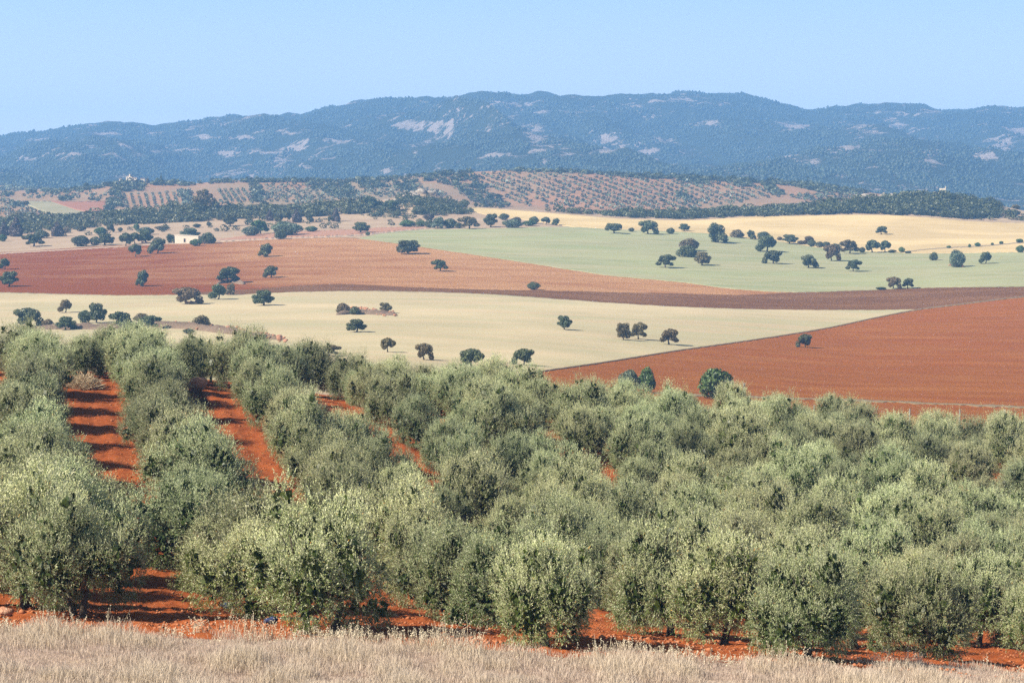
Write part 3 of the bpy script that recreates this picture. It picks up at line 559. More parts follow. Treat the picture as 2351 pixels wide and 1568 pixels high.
TREES = [
 (Z1, 230, 1130, 150, 82, 'wide', 'oak', 'dark oak alone on dry grass left of the brown field edge'),
 (Z1, 548, 1128, 130, 70, 'bush', 'oak', 'low dark oak on dry grass, left neighbour of the paired oaks'),
 (Z1, 645, 1122, 80, 58, 'bush', 'oak', 'smaller left oak of the pair beside the brown field corner'),
 (Z1, 712, 1120, 135, 78, 'wide', 'oak', 'larger right oak of the pair beside the brown field corner'),
 (Z1, 852, 1130, 95, 92, 'round', 'oak', 'leftmost oak of the clump standing left of the white hut'),
 (Z1, 915, 1112, 90, 75, 'round', 'oak', 'middle oak of the clump standing left of the white hut'),
 (Z1, 985, 1106, 125, 85, 'wide', 'oak', 'broad oak above red stones left of the white hut'),
 (Z1, 985, 1050, 120, 50, 'bush', 'oak_silver', 'grey green oak top behind the clump left of the white hut'),
 (Z1, 918, 1200, 100, 85, 'round', 'oak', 'round oak on the brown field edge below the clump left of the hut'),
 (Z1, 1070, 1178, 125, 110, 'lean', 'oak', 'tall spreading oak on the brown field below the white hut'),
 (Z1, 1160, 1108, 82, 62, 'round', 'oak', 'small oak touching the left end of the white hut'),
 (Z1, 1290, 1072, 150, 66, 'wide', 'oak_silver', 'silver green tree rising behind the roof of the white hut'),
 (Z1, 1412, 1112, 120, 76, 'bush', 'oak', 'dark oak at the right end of the white hut'),
 (Z1, 1798, 1200, 115, 90, 'round', 'oak', 'lone round oak on the tan slope of the brown field, upper one'),
 (Z1, 1838, 1342, 105, 82, 'lean', 'oak', 'lone oak with forked trunk on the brown field, above the straw field'),
 (Z1, 962, 1400, 100, 110, 'round', 'oak', 'upright oak alone on the darkest red soil at left'),
 (Z1, 1548, 1378, 170, 108, 'wide', 'oak', 'broad oak on a pale mound in the brown field'),
 (Z1, 1482, 1492, 125, 106, 'round', 'oak', 'dark oak on the lower border of the brown field, front of two'),
 (Z1, 1562, 1460, 85, 80, 'round', 'oak_brown', 'small grey oak just behind the one on the lower brown border'),
 (Z1, 1265, 1522, 190, 115, 'lean', 'oak_brown', 'leaning wide oak over red stones where brown meets straw field'),
 (Z1, 1788, 1532, 165, 105, 'wide', 'oak', 'spreading oak on the upper edge of the straw field'),
 (Z1, 32, 1287, 85, 76, 'round', 'oak', 'upper of two oaks cut by the left picture edge'),
 (Z1, 62, 1402, 145, 102, 'wide', 'oak', 'lower of two oaks at the left picture edge on red soil'),
 (Z1, 1700, 1058, 125, 65, 'bush', 'oak_silver', 'greyer front half of the two green trees above the brown field'),
 (Z1, 1765, 1045, 125, 92, 'wide', 'oak_green', 'deep green tree behind the greyer one above the brown field'),
 (Z1, 1942, 1052, 230, 88, 'bush', 'oak_silver', 'wide silvery tree mass above the brown field'),
 (Z1, 1905, 1080, 90, 62, 'bush', 'oak', 'dark shrub in front of the wide silvery tree mass'),
 (Z1, 2110, 1030, 90, 36, 'bush', 'oak_green', 'low bright green bush right of the wide silvery tree mass'),
 (Z1, 1560, 992, 115, 82, 'wide', 'scrub', 'grey round shrub on dry grass below the scrub belt'),
 (Z1, 1830, 955, 62, 72, 'conical', 'oak_purple', 'leftmost purple brown bare tree before the scrub belt'),
 (Z1, 1890, 962, 66, 64, 'round', 'scrub', 'greenish small tree between two purple bare trees'),
 (Z1, 1948, 962, 62, 68, 'round', 'scrub', 'grey green tree touching the tall purple bare tree'),
 (Z1, 2012, 968, 78, 92, 'conical', 'oak_purple', 'tallest purple bare tree before the scrub belt'),
 (Z1, 2100, 966, 66, 60, 'round', 'scrub', 'small grey green tree right of the tallest purple bare tree'),
 (Z1, 2278, 960, 66, 88, 'conical', 'oak_purple', 'purple bare tree standing apart toward the rocky knoll'),
 (Z1, 2240, 970, 46, 44, 'round', 'scrub', 'tiny grey shrub beside the apart purple bare tree'),
 (Z1, 388, 1062, 100, 102, 'conical', 'oak_purple', 'reddish brown conical tree on dry grass at left'),
 (Z1, 110, 1062, 112, 130, 'conical', 'oak_purple', 'tall dark brown tree near the left picture edge'),
 (Z1, 28, 1056, 84, 92, 'conical', 'oak_purple', 'brown tree cut by the left edge beside the taller brown one'),
 (Z1, 102, 940, 138, 74, 'round', 'oak_brown', 'olive brown domed tree on the skyline of the scrub at left'),
 (Z1, 18, 1096, 60, 46, 'bush', 'oak_green', 'bright green bush at the left picture edge'),
 (Z1, 682, 1052, 92, 52, 'bush', 'oak_green', 'bright green bush above the paired oaks'),
 (Z1, 815, 1030, 36, 28, 'bush', 'scrub', 'tiny round shrub right of the bright green bush'),
 (Z1, 748, 1036, 60, 60, 'round', 'scrub', 'grey shrub directly behind the bright green bush'),
 (Z1, 545, 1026, 80, 36, 'bush', 'scrub', 'flat green shrub on dry grass left of centre of the scrub belt'),
 (Z1, 1415, 992, 30, 30, 'bush', 'scrub', 'isolated tiny shrub above the white hut'),
 (Z1, 1335, 1002, 60, 24, 'bush', 'scrub', 'flat low shrub above the white hut roof'),
 (Z1, 925, 1020, 42, 46, 'bush', 'oak_green', 'small green shrub behind the clump left of the white hut'),
 (Z1, 1100, 1020, 100, 28, 'bush', 'oak_brown', 'long low brownish shrub above the clump left of the hut'),
 (Z1, 275, 1072, 120, 52, 'bush', 'scrub', 'grey sprawling shrub left of the reddish brown conical tree'),
 (Z1, 440, 1040, 60, 34, 'bush', 'oak_brown', 'brownish shrub right of the reddish brown conical tree'),
 (Z1, 1360, 892, 160, 62, 'bush', 'oak', 'dark low tree under the tall ragged eucalyptus'),
 (Z4, 445, 315, 100, 90, 'round', 'oak_brown', 'small open crowned oak high on the straw field at left'),
 (Z4, 575, 385, 95, 85, 'bush', 'oak', 'lower left crown beside the large oak on the straw field'),
 (Z4, 655, 385, 145, 135, 'wide', 'oak', 'large spreading oak on the straw field at left'),
 (Z4, 185, 410, 185, 128, 'lean', 'oak', 'ragged tall oak peeping over the olive tops at far left'),
 (Z4, 325, 420, 82, 60, 'bush', 'oak_brown', 'small brown oak between ragged tall oak and domed oak'),
 (Z4, 445, 432, 150, 90, 'wide', 'oak', 'domed low oak on the straw field bank at left'),
 (Z4, 828, 426, 165, 118, 'wide', 'oak', 'dense oak on the left half of the stony bank'),
 (Z4, 955, 372, 115, 52, 'bush', 'oak_brown', 'brown low bush behind the two oaks of the stony bank'),
 (Z4, 1008, 426, 165, 90, 'wide', 'oak', 'flat topped oak right of the dense one on the stony bank'),
 (Z4, 1368, 418, 140, 85, 'bush', 'oak_brown', 'yellowish brown oak standing mid bank among the stones'),
 (Z4, 1280, 458, 80, 32, 'bush', 'oak', 'low bluish bush below the yellowish brown oak'),
 (Z4, 1788, 500, 52, 36, 'bush', 'oak', 'small dark bush on the right end of the stony bank'),
 (Z4, 1610, 477, 32, 22, 'bush', 'oak_green', 'tiny green bush on the middle of the stony bank'),
 (Z4, 1868, 640, 178, 104, 'wide', 'oak', 'dark oak half hidden behind the olive tops, left one'),
 (Z4, 2235, 610, 150, 72, 'wide', 'oak_brown', 'flat oak half hidden behind the olive tops, right one'),
 (Z5, 28, 322, 110, 72, 'bush', 'oak_brown', 'left brown oak bush on the red stone pile'),
 (Z5, 108, 328, 84, 54, 'bush', 'oak', 'second bush from left on the red stone pile'),
 (Z5, 318, 318, 100, 70, 'wide', 'oak_brown', 'small oak on the right end of the red stone pile'),
 (Z5, 122, 447, 150, 88, 'wide', 'oak', 'low wide oak on straw below the red stone pile'),
 (Z5, 332, 584, 115, 97, 'round', 'oak_brown', 'round oak on a thin trunk in the lower straw field'),
 (Z5, 578, 636, 120, 112, 'lean', 'oak_brown', 'brownish lopsided oak close above the olive tops'),
 (Z5, 900, 695, 190, 134, 'round', 'oak', 'biggest dark oak of the straw field, foot hidden by olives'),
 (Z5, 1255, 672, 145, 112, 'lean', 'oak', 'dark oak with its shadow, just above the olives at centre'),
 (Z5, 1530, 430, 115, 94, 'wide', 'oak', 'umbrella shaped oak alone in the middle of the straw field'),
 (Z5, 1930, 500, 108, 116, 'double', 'oak_brown', 'left of the two oaks standing together in the straw field'),
 (Z5, 2032, 496, 125, 114, 'wide', 'oak_brown', 'right of the two oaks standing together in the straw field'),
 (Z5, 2240, 532, 145, 106, 'wide', 'oak_brown', 'flat topped oak nearest the diagonal edge of the red field'),
 (Z5, 1323, 158, 92, 52, 'bush', 'oak', 'small dark dome of an oak on the thin brown strip'),
 (Z5, 1970, 850, 145, 145, 'bush', 'oak_silver', 'bluish green oak behind the olives, left part of the pair'),
 (Z5, 2092, 852, 130, 168, 'bush', 'oak_green', 'taller deep green oak behind the olives on red soil'),
 (Z2, 150, 1036, 132, 70, 'wide', 'oak', 'dark oak on fallow ground left of the green field tip'),
 (Z2, 196, 1056, 36, 26, 'bush', 'oak', 'tiny bush below the oak at the green field tip'),
 (Z2, 470, 1180, 175, 92, 'double', 'oak', 'double crowned oak on the brown field below the green one'),
 (Z2, 687, 1299, 115, 78, 'wide', 'oak', 'single oak with long shadow on the brown field at centre'),
 (Z2, 465, 994, 130, 42, 'bush', 'oak_green', 'long bright green bush at the left end of the thicket'),
 (Z2, 562, 996, 76, 38, 'bush', 'oak_green', 'second green bush from the left end of the thicket'),
 (Z2, 612, 1003, 70, 52, 'bush', 'oak', 'narrow dark bush in the thicket over the green field'),
 (Z2, 672, 1008, 112, 78, 'round', 'oak_silver', 'grey green rounded oak in the thicket over the green field'),
 (Z2, 752, 1004, 112, 62, 'bush', 'oak', 'dark oak right of the grey green one in the thicket'),
 (Z2, 812, 1006, 56, 36, 'bush', 'oak', 'little bush between two larger ones of the thicket'),
 (Z2, 885, 1012, 150, 84, 'wide', 'oak_brown', 'broad brownish oak in the middle of the thicket'),
 (Z2, 1030, 998, 112, 88, 'wide', 'oak', 'tall oak at the right of the main thicket'),
 (Z2, 1180, 1004, 140, 58, 'bush', 'oak_silver', 'grey low oak right of the main thicket'),
 (Z2, 1120, 950, 72, 42, 'bush', 'oak', 'dark bush above the grey low oak'),
 (Z2, 1205, 966, 80, 34, 'bush', 'oak_brown', 'brownish bush between thicket and golden field'),
 (Z2, 1290, 990, 100, 34, 'bush', 'oak_green', 'bright green bush below the golden field edge'),
 (Z2, 1325, 976, 66, 48, 'bush', 'oak', 'dark bush behind the bright green one by the golden field'),
 (Z2, 1405, 982, 72, 50, 'round', 'oak', 'left of two small oaks at the thicket right end'),
 (Z2, 1470, 986, 66, 46, 'round', 'oak', 'right of two small oaks at the thicket right end'),
 (Z2, 220, 868, 120, 82, 'round', 'oak', 'dark oak left of the rocky knoll, upper one'),
 (Z2, 345, 897, 118, 80, 'wide', 'oak', 'dark oak left of the rocky knoll, lower one'),
 (Z2, 855, 862, 70, 50, 'bush', 'oak', 'dark bush on bare earth right of the rocky knoll'),
 (Z2, 540, 908, 112, 48, 'bush', 'scrub', 'low green bush under the rocky knoll'),
 (Z2, 395, 922, 62, 32, 'bush', 'scrub', 'small bush below the lower dark oak of the knoll'),
 (Z2, 610, 952, 82, 42, 'bush', 'oak_purple', 'purplish bush between rocky knoll and thicket'),
 (Z2, 930, 862, 30, 28, 'bush', 'scrub', 'tiny bush at the end of bare earth by the knoll'),
 (Z2, 1868, 1042, 125, 68, 'double', 'oak', 'twin crowned oak on the green field upper border, leftmost'),
 (Z2, 1985, 1031, 46, 26, 'bush', 'oak', 'little bush between twin crowned oak and taller oak'),
 (Z2, 2097, 1047, 132, 94, 'lean', 'oak', 'tall uneven oak second along the green field upper border'),
 (Z2, 2250, 1047, 60, 42, 'bush', 'oak', 'small oak third along the green field upper border'),
 (Z3, 45, 1027, 85, 50, 'wide', 'oak', 'small flat oak on the border of gold and green fields'),
 (Z2, 2215, 1276, 136, 90, 'wide', 'oak', 'flat oak alone low in the green field, leftmost there'),
 (Z3, 272, 1106, 166, 136, 'round', 'oak', 'tallest green oak at the top left of the green field'),
 (Z3, 408, 1072, 100, 56, 'bush', 'oak_brown', 'first hedge oak right of the tallest green field oak'),
 (Z3, 503, 1082, 72, 62, 'round', 'oak', 'second hedge oak between gold and green fields'),
 (Z3, 585, 1088, 106, 56, 'bush', 'oak', 'third hedge oak, behind the big round one'),
 (Z3, 762, 1112, 122, 62, 'wide', 'oak', 'wide hedge oak in the middle of the field border'),
 (Z3, 692, 1090, 40, 24, 'bush', 'oak_brown', 'tiny hedge bush left of the wide hedge oak'),
 (Z3, 835, 1118, 52, 26, 'bush', 'oak_brown', 'low hedge bush right of the wide hedge oak'),
 (Z3, 892, 1118, 84, 58, 'round', 'oak_brown', 'brownish hedge oak past the low hedge bush'),
 (Z3, 912, 1130, 60, 46, 'bush', 'oak', 'green crown in front of the brownish hedge oak'),
 (Z3, 962, 1137, 66, 38, 'bush', 'oak', 'small hedge bush before the long hedge bushes'),
 (Z3, 1008, 1138, 64, 38, 'bush', 'oak', 'hedge bush left of the dark brown oak'),
 (Z3, 1068, 1158, 86, 46, 'bush', 'oak', 'hedge bush hiding behind the sparse lone oak'),
 (Z3, 607, 1167, 152, 112, 'round', 'oak', 'big round oak just below the hedge in the green field'),
 (Z3, 648, 1249, 125, 92, 'lean', 'oak', 'open oak below the big round one in the green field'),
 (Z3, 78, 1160, 140, 84, 'bush', 'oak_brown', 'brown topped oak, upper of three at left in green field'),
 (Z3, 70, 1203, 152, 80, 'bush', 'oak', 'dark oak, middle of three at left in green field'),
 (Z3, 168, 1259, 125, 92, 'wide', 'oak_brown', 'rusty brown oak, lowest of three at left in green field'),
 (Z3, 890, 1277, 122, 92, 'lean', 'oak', 'airy oak alone in the middle of the green field'),
 (Z3, 1045, 1229, 110, 112, 'lean', 'oak_brown', 'sparse lone oak below the hedge in the green field'),
 (Z3, 1168, 1181, 136, 94, 'wide', 'oak_brown', 'dark brown oak on the hedge line of the green field'),
 (Z3, 1252, 1173, 52, 36, 'bush', 'oak', 'small bush between dark brown oak and wide double oak'),
 (Z3, 1322, 1173, 112, 86, 'round', 'oak', 'left half of the wide double oak on the hedge line'),
 (Z3, 1408, 1169, 84, 78, 'round', 'oak', 'right half of the wide double oak on the hedge line'),
 (Z3, 1455, 1174, 62, 20, 'bush', 'oak', 'low bush at the foot of the wide double oak'),
 (Z3, 1192, 1301, 110, 80, 'wide', 'oak', 'compact dark oak lower right in the green field'),
 (Z3, 1383, 1050, 90, 56, 'wide', 'oak', 'only oak inside the golden wheat field'),
 (Z3, 1520, 1171, 50, 36, 'bush', 'oak_green', 'small green bush right of the wide double oak'),
 (Z3, 1562, 1177, 58, 14, 'bush', 'oak', 'flat dark bush at the corner of wheat and green fields'),
 (Z3, 1738, 1226, 68, 56, 'bush', 'oak', 'small dome shaped bush in the green field at right'),
 (Z3, 1893, 1271, 126, 116, 'bush', 'oak_silver', 'big grey green oak on red stones in the green field at right'),
 (Z3, 2090, 1249, 92, 82, 'round', 'oak', 'rightmost oak of the green field, on a short trunk'),
 (Z3, 1465, 1419, 100, 82, 'lean', 'oak_brown', 'left oak of the pair at the bottom edge of the green field'),
 (Z3, 1562, 1416, 88, 68, 'wide', 'oak', 'right oak of the pair at the bottom edge of the green field'),
 (Z3, 1380, 1423, 86, 15, 'bush', 'oak', 'flat bush left of the pair at the green field bottom edge'),
 (Z3, 2325, 1172, 64, 48, 'bush', 'oak_green', 'green bush cut by the right picture edge'),
 (Z3, 1980, 1139, 22, 24, 'bush', 'oak_green', 'pale sprig of a bush on the wheat field path'),
 (Z3, 1840, 1143, 36, 16, 'bush', 'oak_green', 'lowest pale bush at the start of the wheat field path'),
 (Z3, 2035, 1133, 42, 28, 'bush', 'oak_green', 'biggest pale bush on the wheat field path'),
 (Z3, 2135, 1123, 26, 16, 'bush', 'oak_green', 'tiny bush past the biggest one on the wheat field path'),
 (Z3, 2195, 1116, 36, 20, 'bush', 'oak_green', 'thin bush right of the tiny one on the wheat field path'),
 (Z3, 2320, 1106, 62, 26, 'bush', 'oak_green', 'long bush on the path near the right picture edge'),
 (Z3, 2292, 872, 76, 46, 'round', 'oak_brown', 'brown tree on the skyline right of the ruin hill'),
 (Z3, 2275, 925, 100, 44, 'bush', 'oak', 'dark bush below the brown skyline tree at right'),
 (Z6, 865, 551, 106, 92, 'lean', 'oak', 'lone small oak with bent trunk on the red field'),
 (Z6, 258, 900, 262, 205, 'bush', 'oak_green', 'huge dense green oak behind the olives on the red field'),
]
for zf, x, b, w, h, st, mt, lab in TREES:
    px, py = zf(x, b); bush = st == 'bush' or h < 50
    kind = 'bush' if ('bush' in lab or 'shrub' in lab) else 'tree' if ('oak' not in lab) else 'oak tree'
    tree_at(px, py, w*.3386, h*.3386, st, mt, lab, {'bush': 'bush', 'tree': 'tree', 'oak tree': 'oak_tree'}[kind], kind, {'bush': 'bushes dotted over the fields', 'tree': 'trees below the scrub belt', 'oak tree': 'holm oaks scattered over the fields'}[kind])
# tall ragged eucalyptus behind the crest
X, Y, Z = (float(v) for v in locate(*z1(1385, 892), 300, 1600, 500)); m_ = Y/F
lob = [(x, y, z, s, s, s*1.1) for x, y, z, s in [(-1.5, 0, 3, 2.2), (1, .5, 3, 2.4), (0, 0, 6, 2.0), (-2.4, .3, 6.2, 1.5), (2.6, 0, 5.2, 1.5), (-.6, .4, 8.6, 1.6), (1.6, 0, 7.8, 1.2), (-1.6, -.3, 9.6, .9), (.4, 0, 10, 1.1), (3.6, 0, 3.2, 1.4)]]
p, nn = lobes_points(lob, 3200, (.7, 1.1), .25); V = clumps(p, nn, np.full(3200, .55), .9)*[1.45, 1.2, 1.02]
for _k in range(1):
    o = empty('eucalyptus_tree', (X, Y, Z), 'tall ragged brownish eucalyptus rising over the scrub belt at left', 'eucalyptus tree', None, 0, (m_*190*.3386/13.2,)*2+(m_*148*.3386/11.3,))
    link('crown', quads_mesh('eucalyptus_crown', V, np.clip(rng.random(3200), 0, 1), M['oak_brown']), o); link('trunk', trunk_mesh(60, 8, .3, .4, 3), o)
# ------------------------------------------------------------ scrub and far groves
def inpoly(px, py, poly):
    n = len(poly); ins = np.zeros(px.shape, bool); j = n-1
    for i in range(n):
        xi, yi = poly[i]; xj, yj = poly[j]
        c = ((yi > py) != (yj > py)) & (px < (xj-xi)*(py-yi)/(yj-yi+1e-12)+xi); ins ^= c; j = i
    return ins
def sample(poly, n):
    P = np.array(poly); lo, hi = P.min(0), P.max(0); xs, ys = [], []; t = 0
    while t < n:
        x = rng.uniform(lo[0], hi[0], n*3); y = rng.uniform(lo[1], hi[1], n*3); k = inpoly(x, y, poly); xs.append(x[k]); ys.append(y[k]); t += k.sum()
    return np.concatenate(xs)[:n], np.concatenate(ys)[:n]
def bush_tpl(nf, cs):
    out_ = []
    for i in range(4):
        lob = [(rng.uniform(-.25, .25), rng.uniform(-.25, .25), rng.uniform(.2, .55), .28, .28, .26) for _ in range(5)]+[(0, 0, .3, .36, .36, .34)]
        p, nn = lobes_points(lob, nf, (.85, 1.05), .1); out_.append(clumps(p, nn, np.full(nf, cs), .6))
    return out_
T_S, T_F = bush_tpl(90, .17), bush_tpl(34, .30)
def merged(name, X, Y, Z, w, h, tpl, mat, label, cat=None, kind='stuff'):
    Vs, ts = [], []
    which = rng.integers(0, 4, len(X))
    for i in range(4):
        k = which == i; n = k.sum()
        if not n: continue
        a = rng.uniform(0, 6.28, n); ca, sa = np.cos(a), np.sin(a); T = tpl[i]; V = np.empty((n,)+T.shape)
        V[..., 0] = (ca[:, None, None]*T[None, ..., 0]-sa[:, None, None]*T[None, ..., 1])*w[k][:, None, None]+X[k][:, None, None]
        V[..., 1] = (sa[:, None, None]*T[None, ..., 0]+ca[:, None, None]*T[None, ..., 1])*w[k][:, None, None]+Y[k][:, None, None]
        V[..., 2] = T[None, ..., 2]*h[k][:, None, None]+Z[k][:, None, None]
        Vs.append(V.reshape(-1, 4, 3)); ts.append(np.clip(rng.random((n, 1))*.75+rng.random((n, len(T)))*.3, 0, 1).ravel())
    return tag(link(name, quads_mesh(name, np.concatenate(Vs), np.concatenate(ts), mat)), label, cat, None, kind)
def scrub(polys, d0, d1, wr, hr, tpl, name, label, mat='scrub'):
    Xs = []
    for poly, n in polys:
        px, py = sample(poly, n); X, Y, Z = locate(px, py, d0, d1, 160); k = Y < d1-2; Xs.append(np.stack([X[k], Y[k], Z[k]], 1))
    P = np.concatenate(Xs); n = len(P); w = rng.uniform(*wr, n)*rng.choice([.7, 1, 1, 1.35], n)
    return merged(name, P[:, 0], P[:, 1], P[:, 2]-.1, w, w*rng.uniform(*hr, n), tpl, M[mat], label, 'scrub')
def zz(f, pts): return [f(*p) for p in pts]
scrub([([(-60, 512), (0, 507), (135, 499), (237, 492), (339, 481), (440, 477), (575, 478), (700, 474), (796, 467), (860, 463), (880, 478), (830, 492), (780, 495), (600, 503), (508, 506), (400, 512), (271, 518), (150, 530), (60, 537), (-60, 545)], 1250)],
      950, 1440, (3.5, 6.5), (.55, .85), T_S, 'scrub_belt', 'dense dark green scrub covering the low ridge on the left')
scrub([([(800, 490), (880, 461), (940, 452), (967, 448), (1030, 464), (1066, 474), (1100, 482), (1060, 497), (1000, 497), (930, 502), (860, 500)], 150), ([(905, 462), (940, 450), (1030, 462), (1060, 474), (1040, 490), (930, 480)], 130), ([(1015, 478), (1088, 484), (1090, 493), (1010, 492)], 50), ([(600, 508), (900, 498), (1080, 505), (960, 522), (700, 528), (500, 535), (300, 540), (100, 548), (100, 535), (400, 518)], 50)],
      950, 1440, (2.6, 5), (.5, .85), T_S, 'knoll_scrub', 'green bushes over the slopes of the rocky knoll')
scrub([([(1060, 470), (1120, 478), (1218, 483), (1387, 490), (1573, 489), (1691, 482), (1792, 479), (1894, 468), (1975, 460), (2080, 453), (2164, 448), (2232, 457), (2300, 474), (2290, 498), (2200, 502), (2131, 496), (1995, 491), (1860, 493), (1725, 496), (1573, 503), (1448, 500), (1313, 491), (1177, 480)], 1500), ([(2200, 490), (2300, 485), (2360, 495), (2360, 508), (2232, 506)], 40), ([(1300, 487), (1900, 485), (1900, 494), (1573, 504), (1448, 501)], 200)],
      1150, 1440, (3.2, 6), (.55, .85), T_S, 'ruin_hill_scrub', 'dark scrub over the hill below the white ruin')
def strip(c, x0, x1, a, b): xs = np.linspace(x0, x1, 30); cf = curve(c); return [(x, float(cf(x))+a) for x in xs]+[(x, float(cf(x))+b) for x in xs[::-1]]
scrub([(strip(CREST_C, 120, 700, .5, 6), 230), (strip(CREST_C, 700, 1080, .5, 7), 140), (strip(CREST_C, 1150, 1400, .5, 3), 70), (strip(CREST_C, 1400, 1990, .5, 6), 300),
       (zz(Z2, [(560, 650), (880, 640), (960, 700), (1100, 820), (1180, 860), (1000, 870), (860, 800), (780, 720), (600, 690)]), 190), (zz(Z2, [(140, 690), (350, 675), (340, 730), (150, 745)]), 60), (zz(Z2, [(-300, 690), (60, 700), (120, 810), (-60, 790)]), 110), (zz(Z2, [(360, 690), (540, 680), (540, 760), (400, 740)]), 50),
       (zz(Z3, [(0, 660), (190, 668), (230, 710), (20, 700)]), 60), (zz(Z3, [(380, 680), (500, 685), (500, 722), (390, 720)]), 40), (zz(Z3, [(550, 700), (640, 710), (720, 780), (640, 770)]), 50), (zz(Z3, [(700, 700), (1000, 715), (1250, 760), (1000, 770)]), 110), (zz(Z3, [(0, 770), (100, 790), (90, 815), (0, 800)]), 20),
       (zz(z1, [(745, 745), (800, 740), (835, 860), (720, 895)]), 95), (zz(z1, [(360, 738), (590, 735), (580, 752), (365, 755)]), 30), (zz(z1, [(730, 705), (1000, 700), (980, 750), (820, 760)]), 80), (zz(z1, [(1690, 690), (1760, 690), (1780, 830), (1710, 830)]), 75), (zz(z1, [(410, 800), (485, 800), (485, 822), (415, 822)]), 10), (zz(z1, [(605, 800), (675, 800), (675, 822), (610, 822)]), 10), (zz(z1, [(0, 765), (90, 765), (90, 790), (0, 790)]), 15), (zz(z1, [(70, 835), (190, 835), (190, 855), (80, 855)]), 20), (zz(z1, [(170, 750), (240, 752), (240, 770), (170, 770)]), 10)],
      1500, 2040, (3.6, 6.5), (.5, .75), T_F, 'far_hill_scrub', 'dark scrub patches along the top and gullies of the olive hill')
far = []; GL = []
def lattice(poly, ax, ay, bx, by, jit, size, lab, ox=0, oy=0):
    GL.append(lab)
    P = np.array(poly); c = P.mean(0)+[ox, oy]
    for i in range(-90, 91):
        for j in range(-60, 61):
            x = c[0]+ax*i+bx*j+rng.normal()*jit; y = c[1]+ay*i+by*j+rng.normal()*jit*.35
            if rng.random() > .06 and P[:, 0].min() <= x <= P[:, 0].max() and inpoly(np.array([x]), np.array([y]), poly)[0]: far.append((x, y, size*rng.uniform(.8, 1.25), len(GL)-1))
lattice(zz(Z2, [(900, 650), (1180, 618), (1500, 620), (1900, 640), (2351, 665), (2700, 700), (2900, 740), (3000, 800), (2351, 880), (1900, 880), (1450, 870), (1220, 860), (1000, 710)]), 11.2, 4.1, -1.5, 10.4, .45, 4.5, 'in long rows on the broad central red hill')
lattice(zz(Z3, [(750, 790), (1150, 760), (1300, 790), (1180, 810), (900, 830)]), 10, 2, 2, 6.5, 1.0, 4.6, 'on the right end of the far hill')
lattice(zz(z1, [(810, 765), (1230, 762), (1260, 860), (1100, 862), (850, 885)]), 1.0, 3.6, 16.5, 0, .2, 3.0, 'in the straight rows of the bright red grove, left')
lattice(zz(z1, [(1790, 710), (2351, 700), (2500, 810), (2000, 835), (1800, 825)]), 7.5, 3.6, 1, 8.5, .8, 3.8, 'in the dense grove left of the central hill')
lattice(zz(z1, [(1200, 750), (1290, 745), (1320, 850), (1240, 850)]), 7, 1, 1, 6, 1.2, 4.8, 'in the thick strip right of the straight rows')
lattice(zz(z1, [(1480, 745), (1690, 742), (1720, 840), (1500, 840)]), 2.4, 3.6, 14, 0, .5, 3.4, 'in open rows on pale red soil, left of centre')
lattice(zz(z1, [(150, 770), (740, 755), (740, 800), (120, 805)]), 9, -4.2, 12, 5, 1, 4.0, 'in the sparse grove on the low pale slope, far left')
lattice(zz(z1, [(-60, 800), (70, 810), (170, 860), (330, 915), (300, 935), (-60, 925)]), 10, 3, 2, 6.5, 1.2, 3.6, 'in the grove at the left picture edge')
lattice(zz(Z2, [(100, 760), (560, 700), (760, 800), (560, 790), (300, 800)]), 11, 3.5, 2, 7, 2, 4.0, 'on the grassy slope just behind the rocky knoll')
FA_ = np.array(far)
X, Y, Z = locate(FA_[:, 0], FA_[:, 1], 1500, 2020, 260); ok = Y < 2015; X, Y, Z, FS = X[ok], Y[ok], Z[ok], FA_[ok, 2]; fg = FA_[ok, 3].astype(int)
order = np.argsort(Y/FS); ind, rest = order[:290], order[290:]
fm = [quads_mesh('far_olive', T, np.clip(rng.random(34)*.9, 0, 1), M['olive_far']) for T in T_F]
for q in ind:
    o = link('olive_tree_far', fm[q % 4]); o.location = (X[q], Y[q], Z[q]-.5); o.rotation_euler = (0, 0, rng.uniform(0, 6)); o.scale = (FS[q], FS[q], FS[q]*.9); o.name = 'distant_olive_tree'
    tag(o, 'tiny distant olive tree '+GL[fg[q]], 'olive tree', 'distant olive trees '+GL[fg[q]])
merged('distant_olive_grove', X[rest], Y[rest], Z[rest]-.5, FS[rest], FS[rest]*.9, T_F, M['olive_far'], 'rows of tiny grey green olive trees on the upper hill', 'olive grove')
px, py = rng.uniform(-150, 125, 260), rng.uniform(419, 441, 260); X, Y, Z = locate(px, py, 2020, 2850, 160); merged('plain_olive_grove', X, Y, Z-.3, rng.uniform(5, 8, 260), rng.uniform(3.5, 5, 260), T_F, M['olive_far'], 'hazy olive grove on the plain at the mountain foot, far left', 'olive grove')
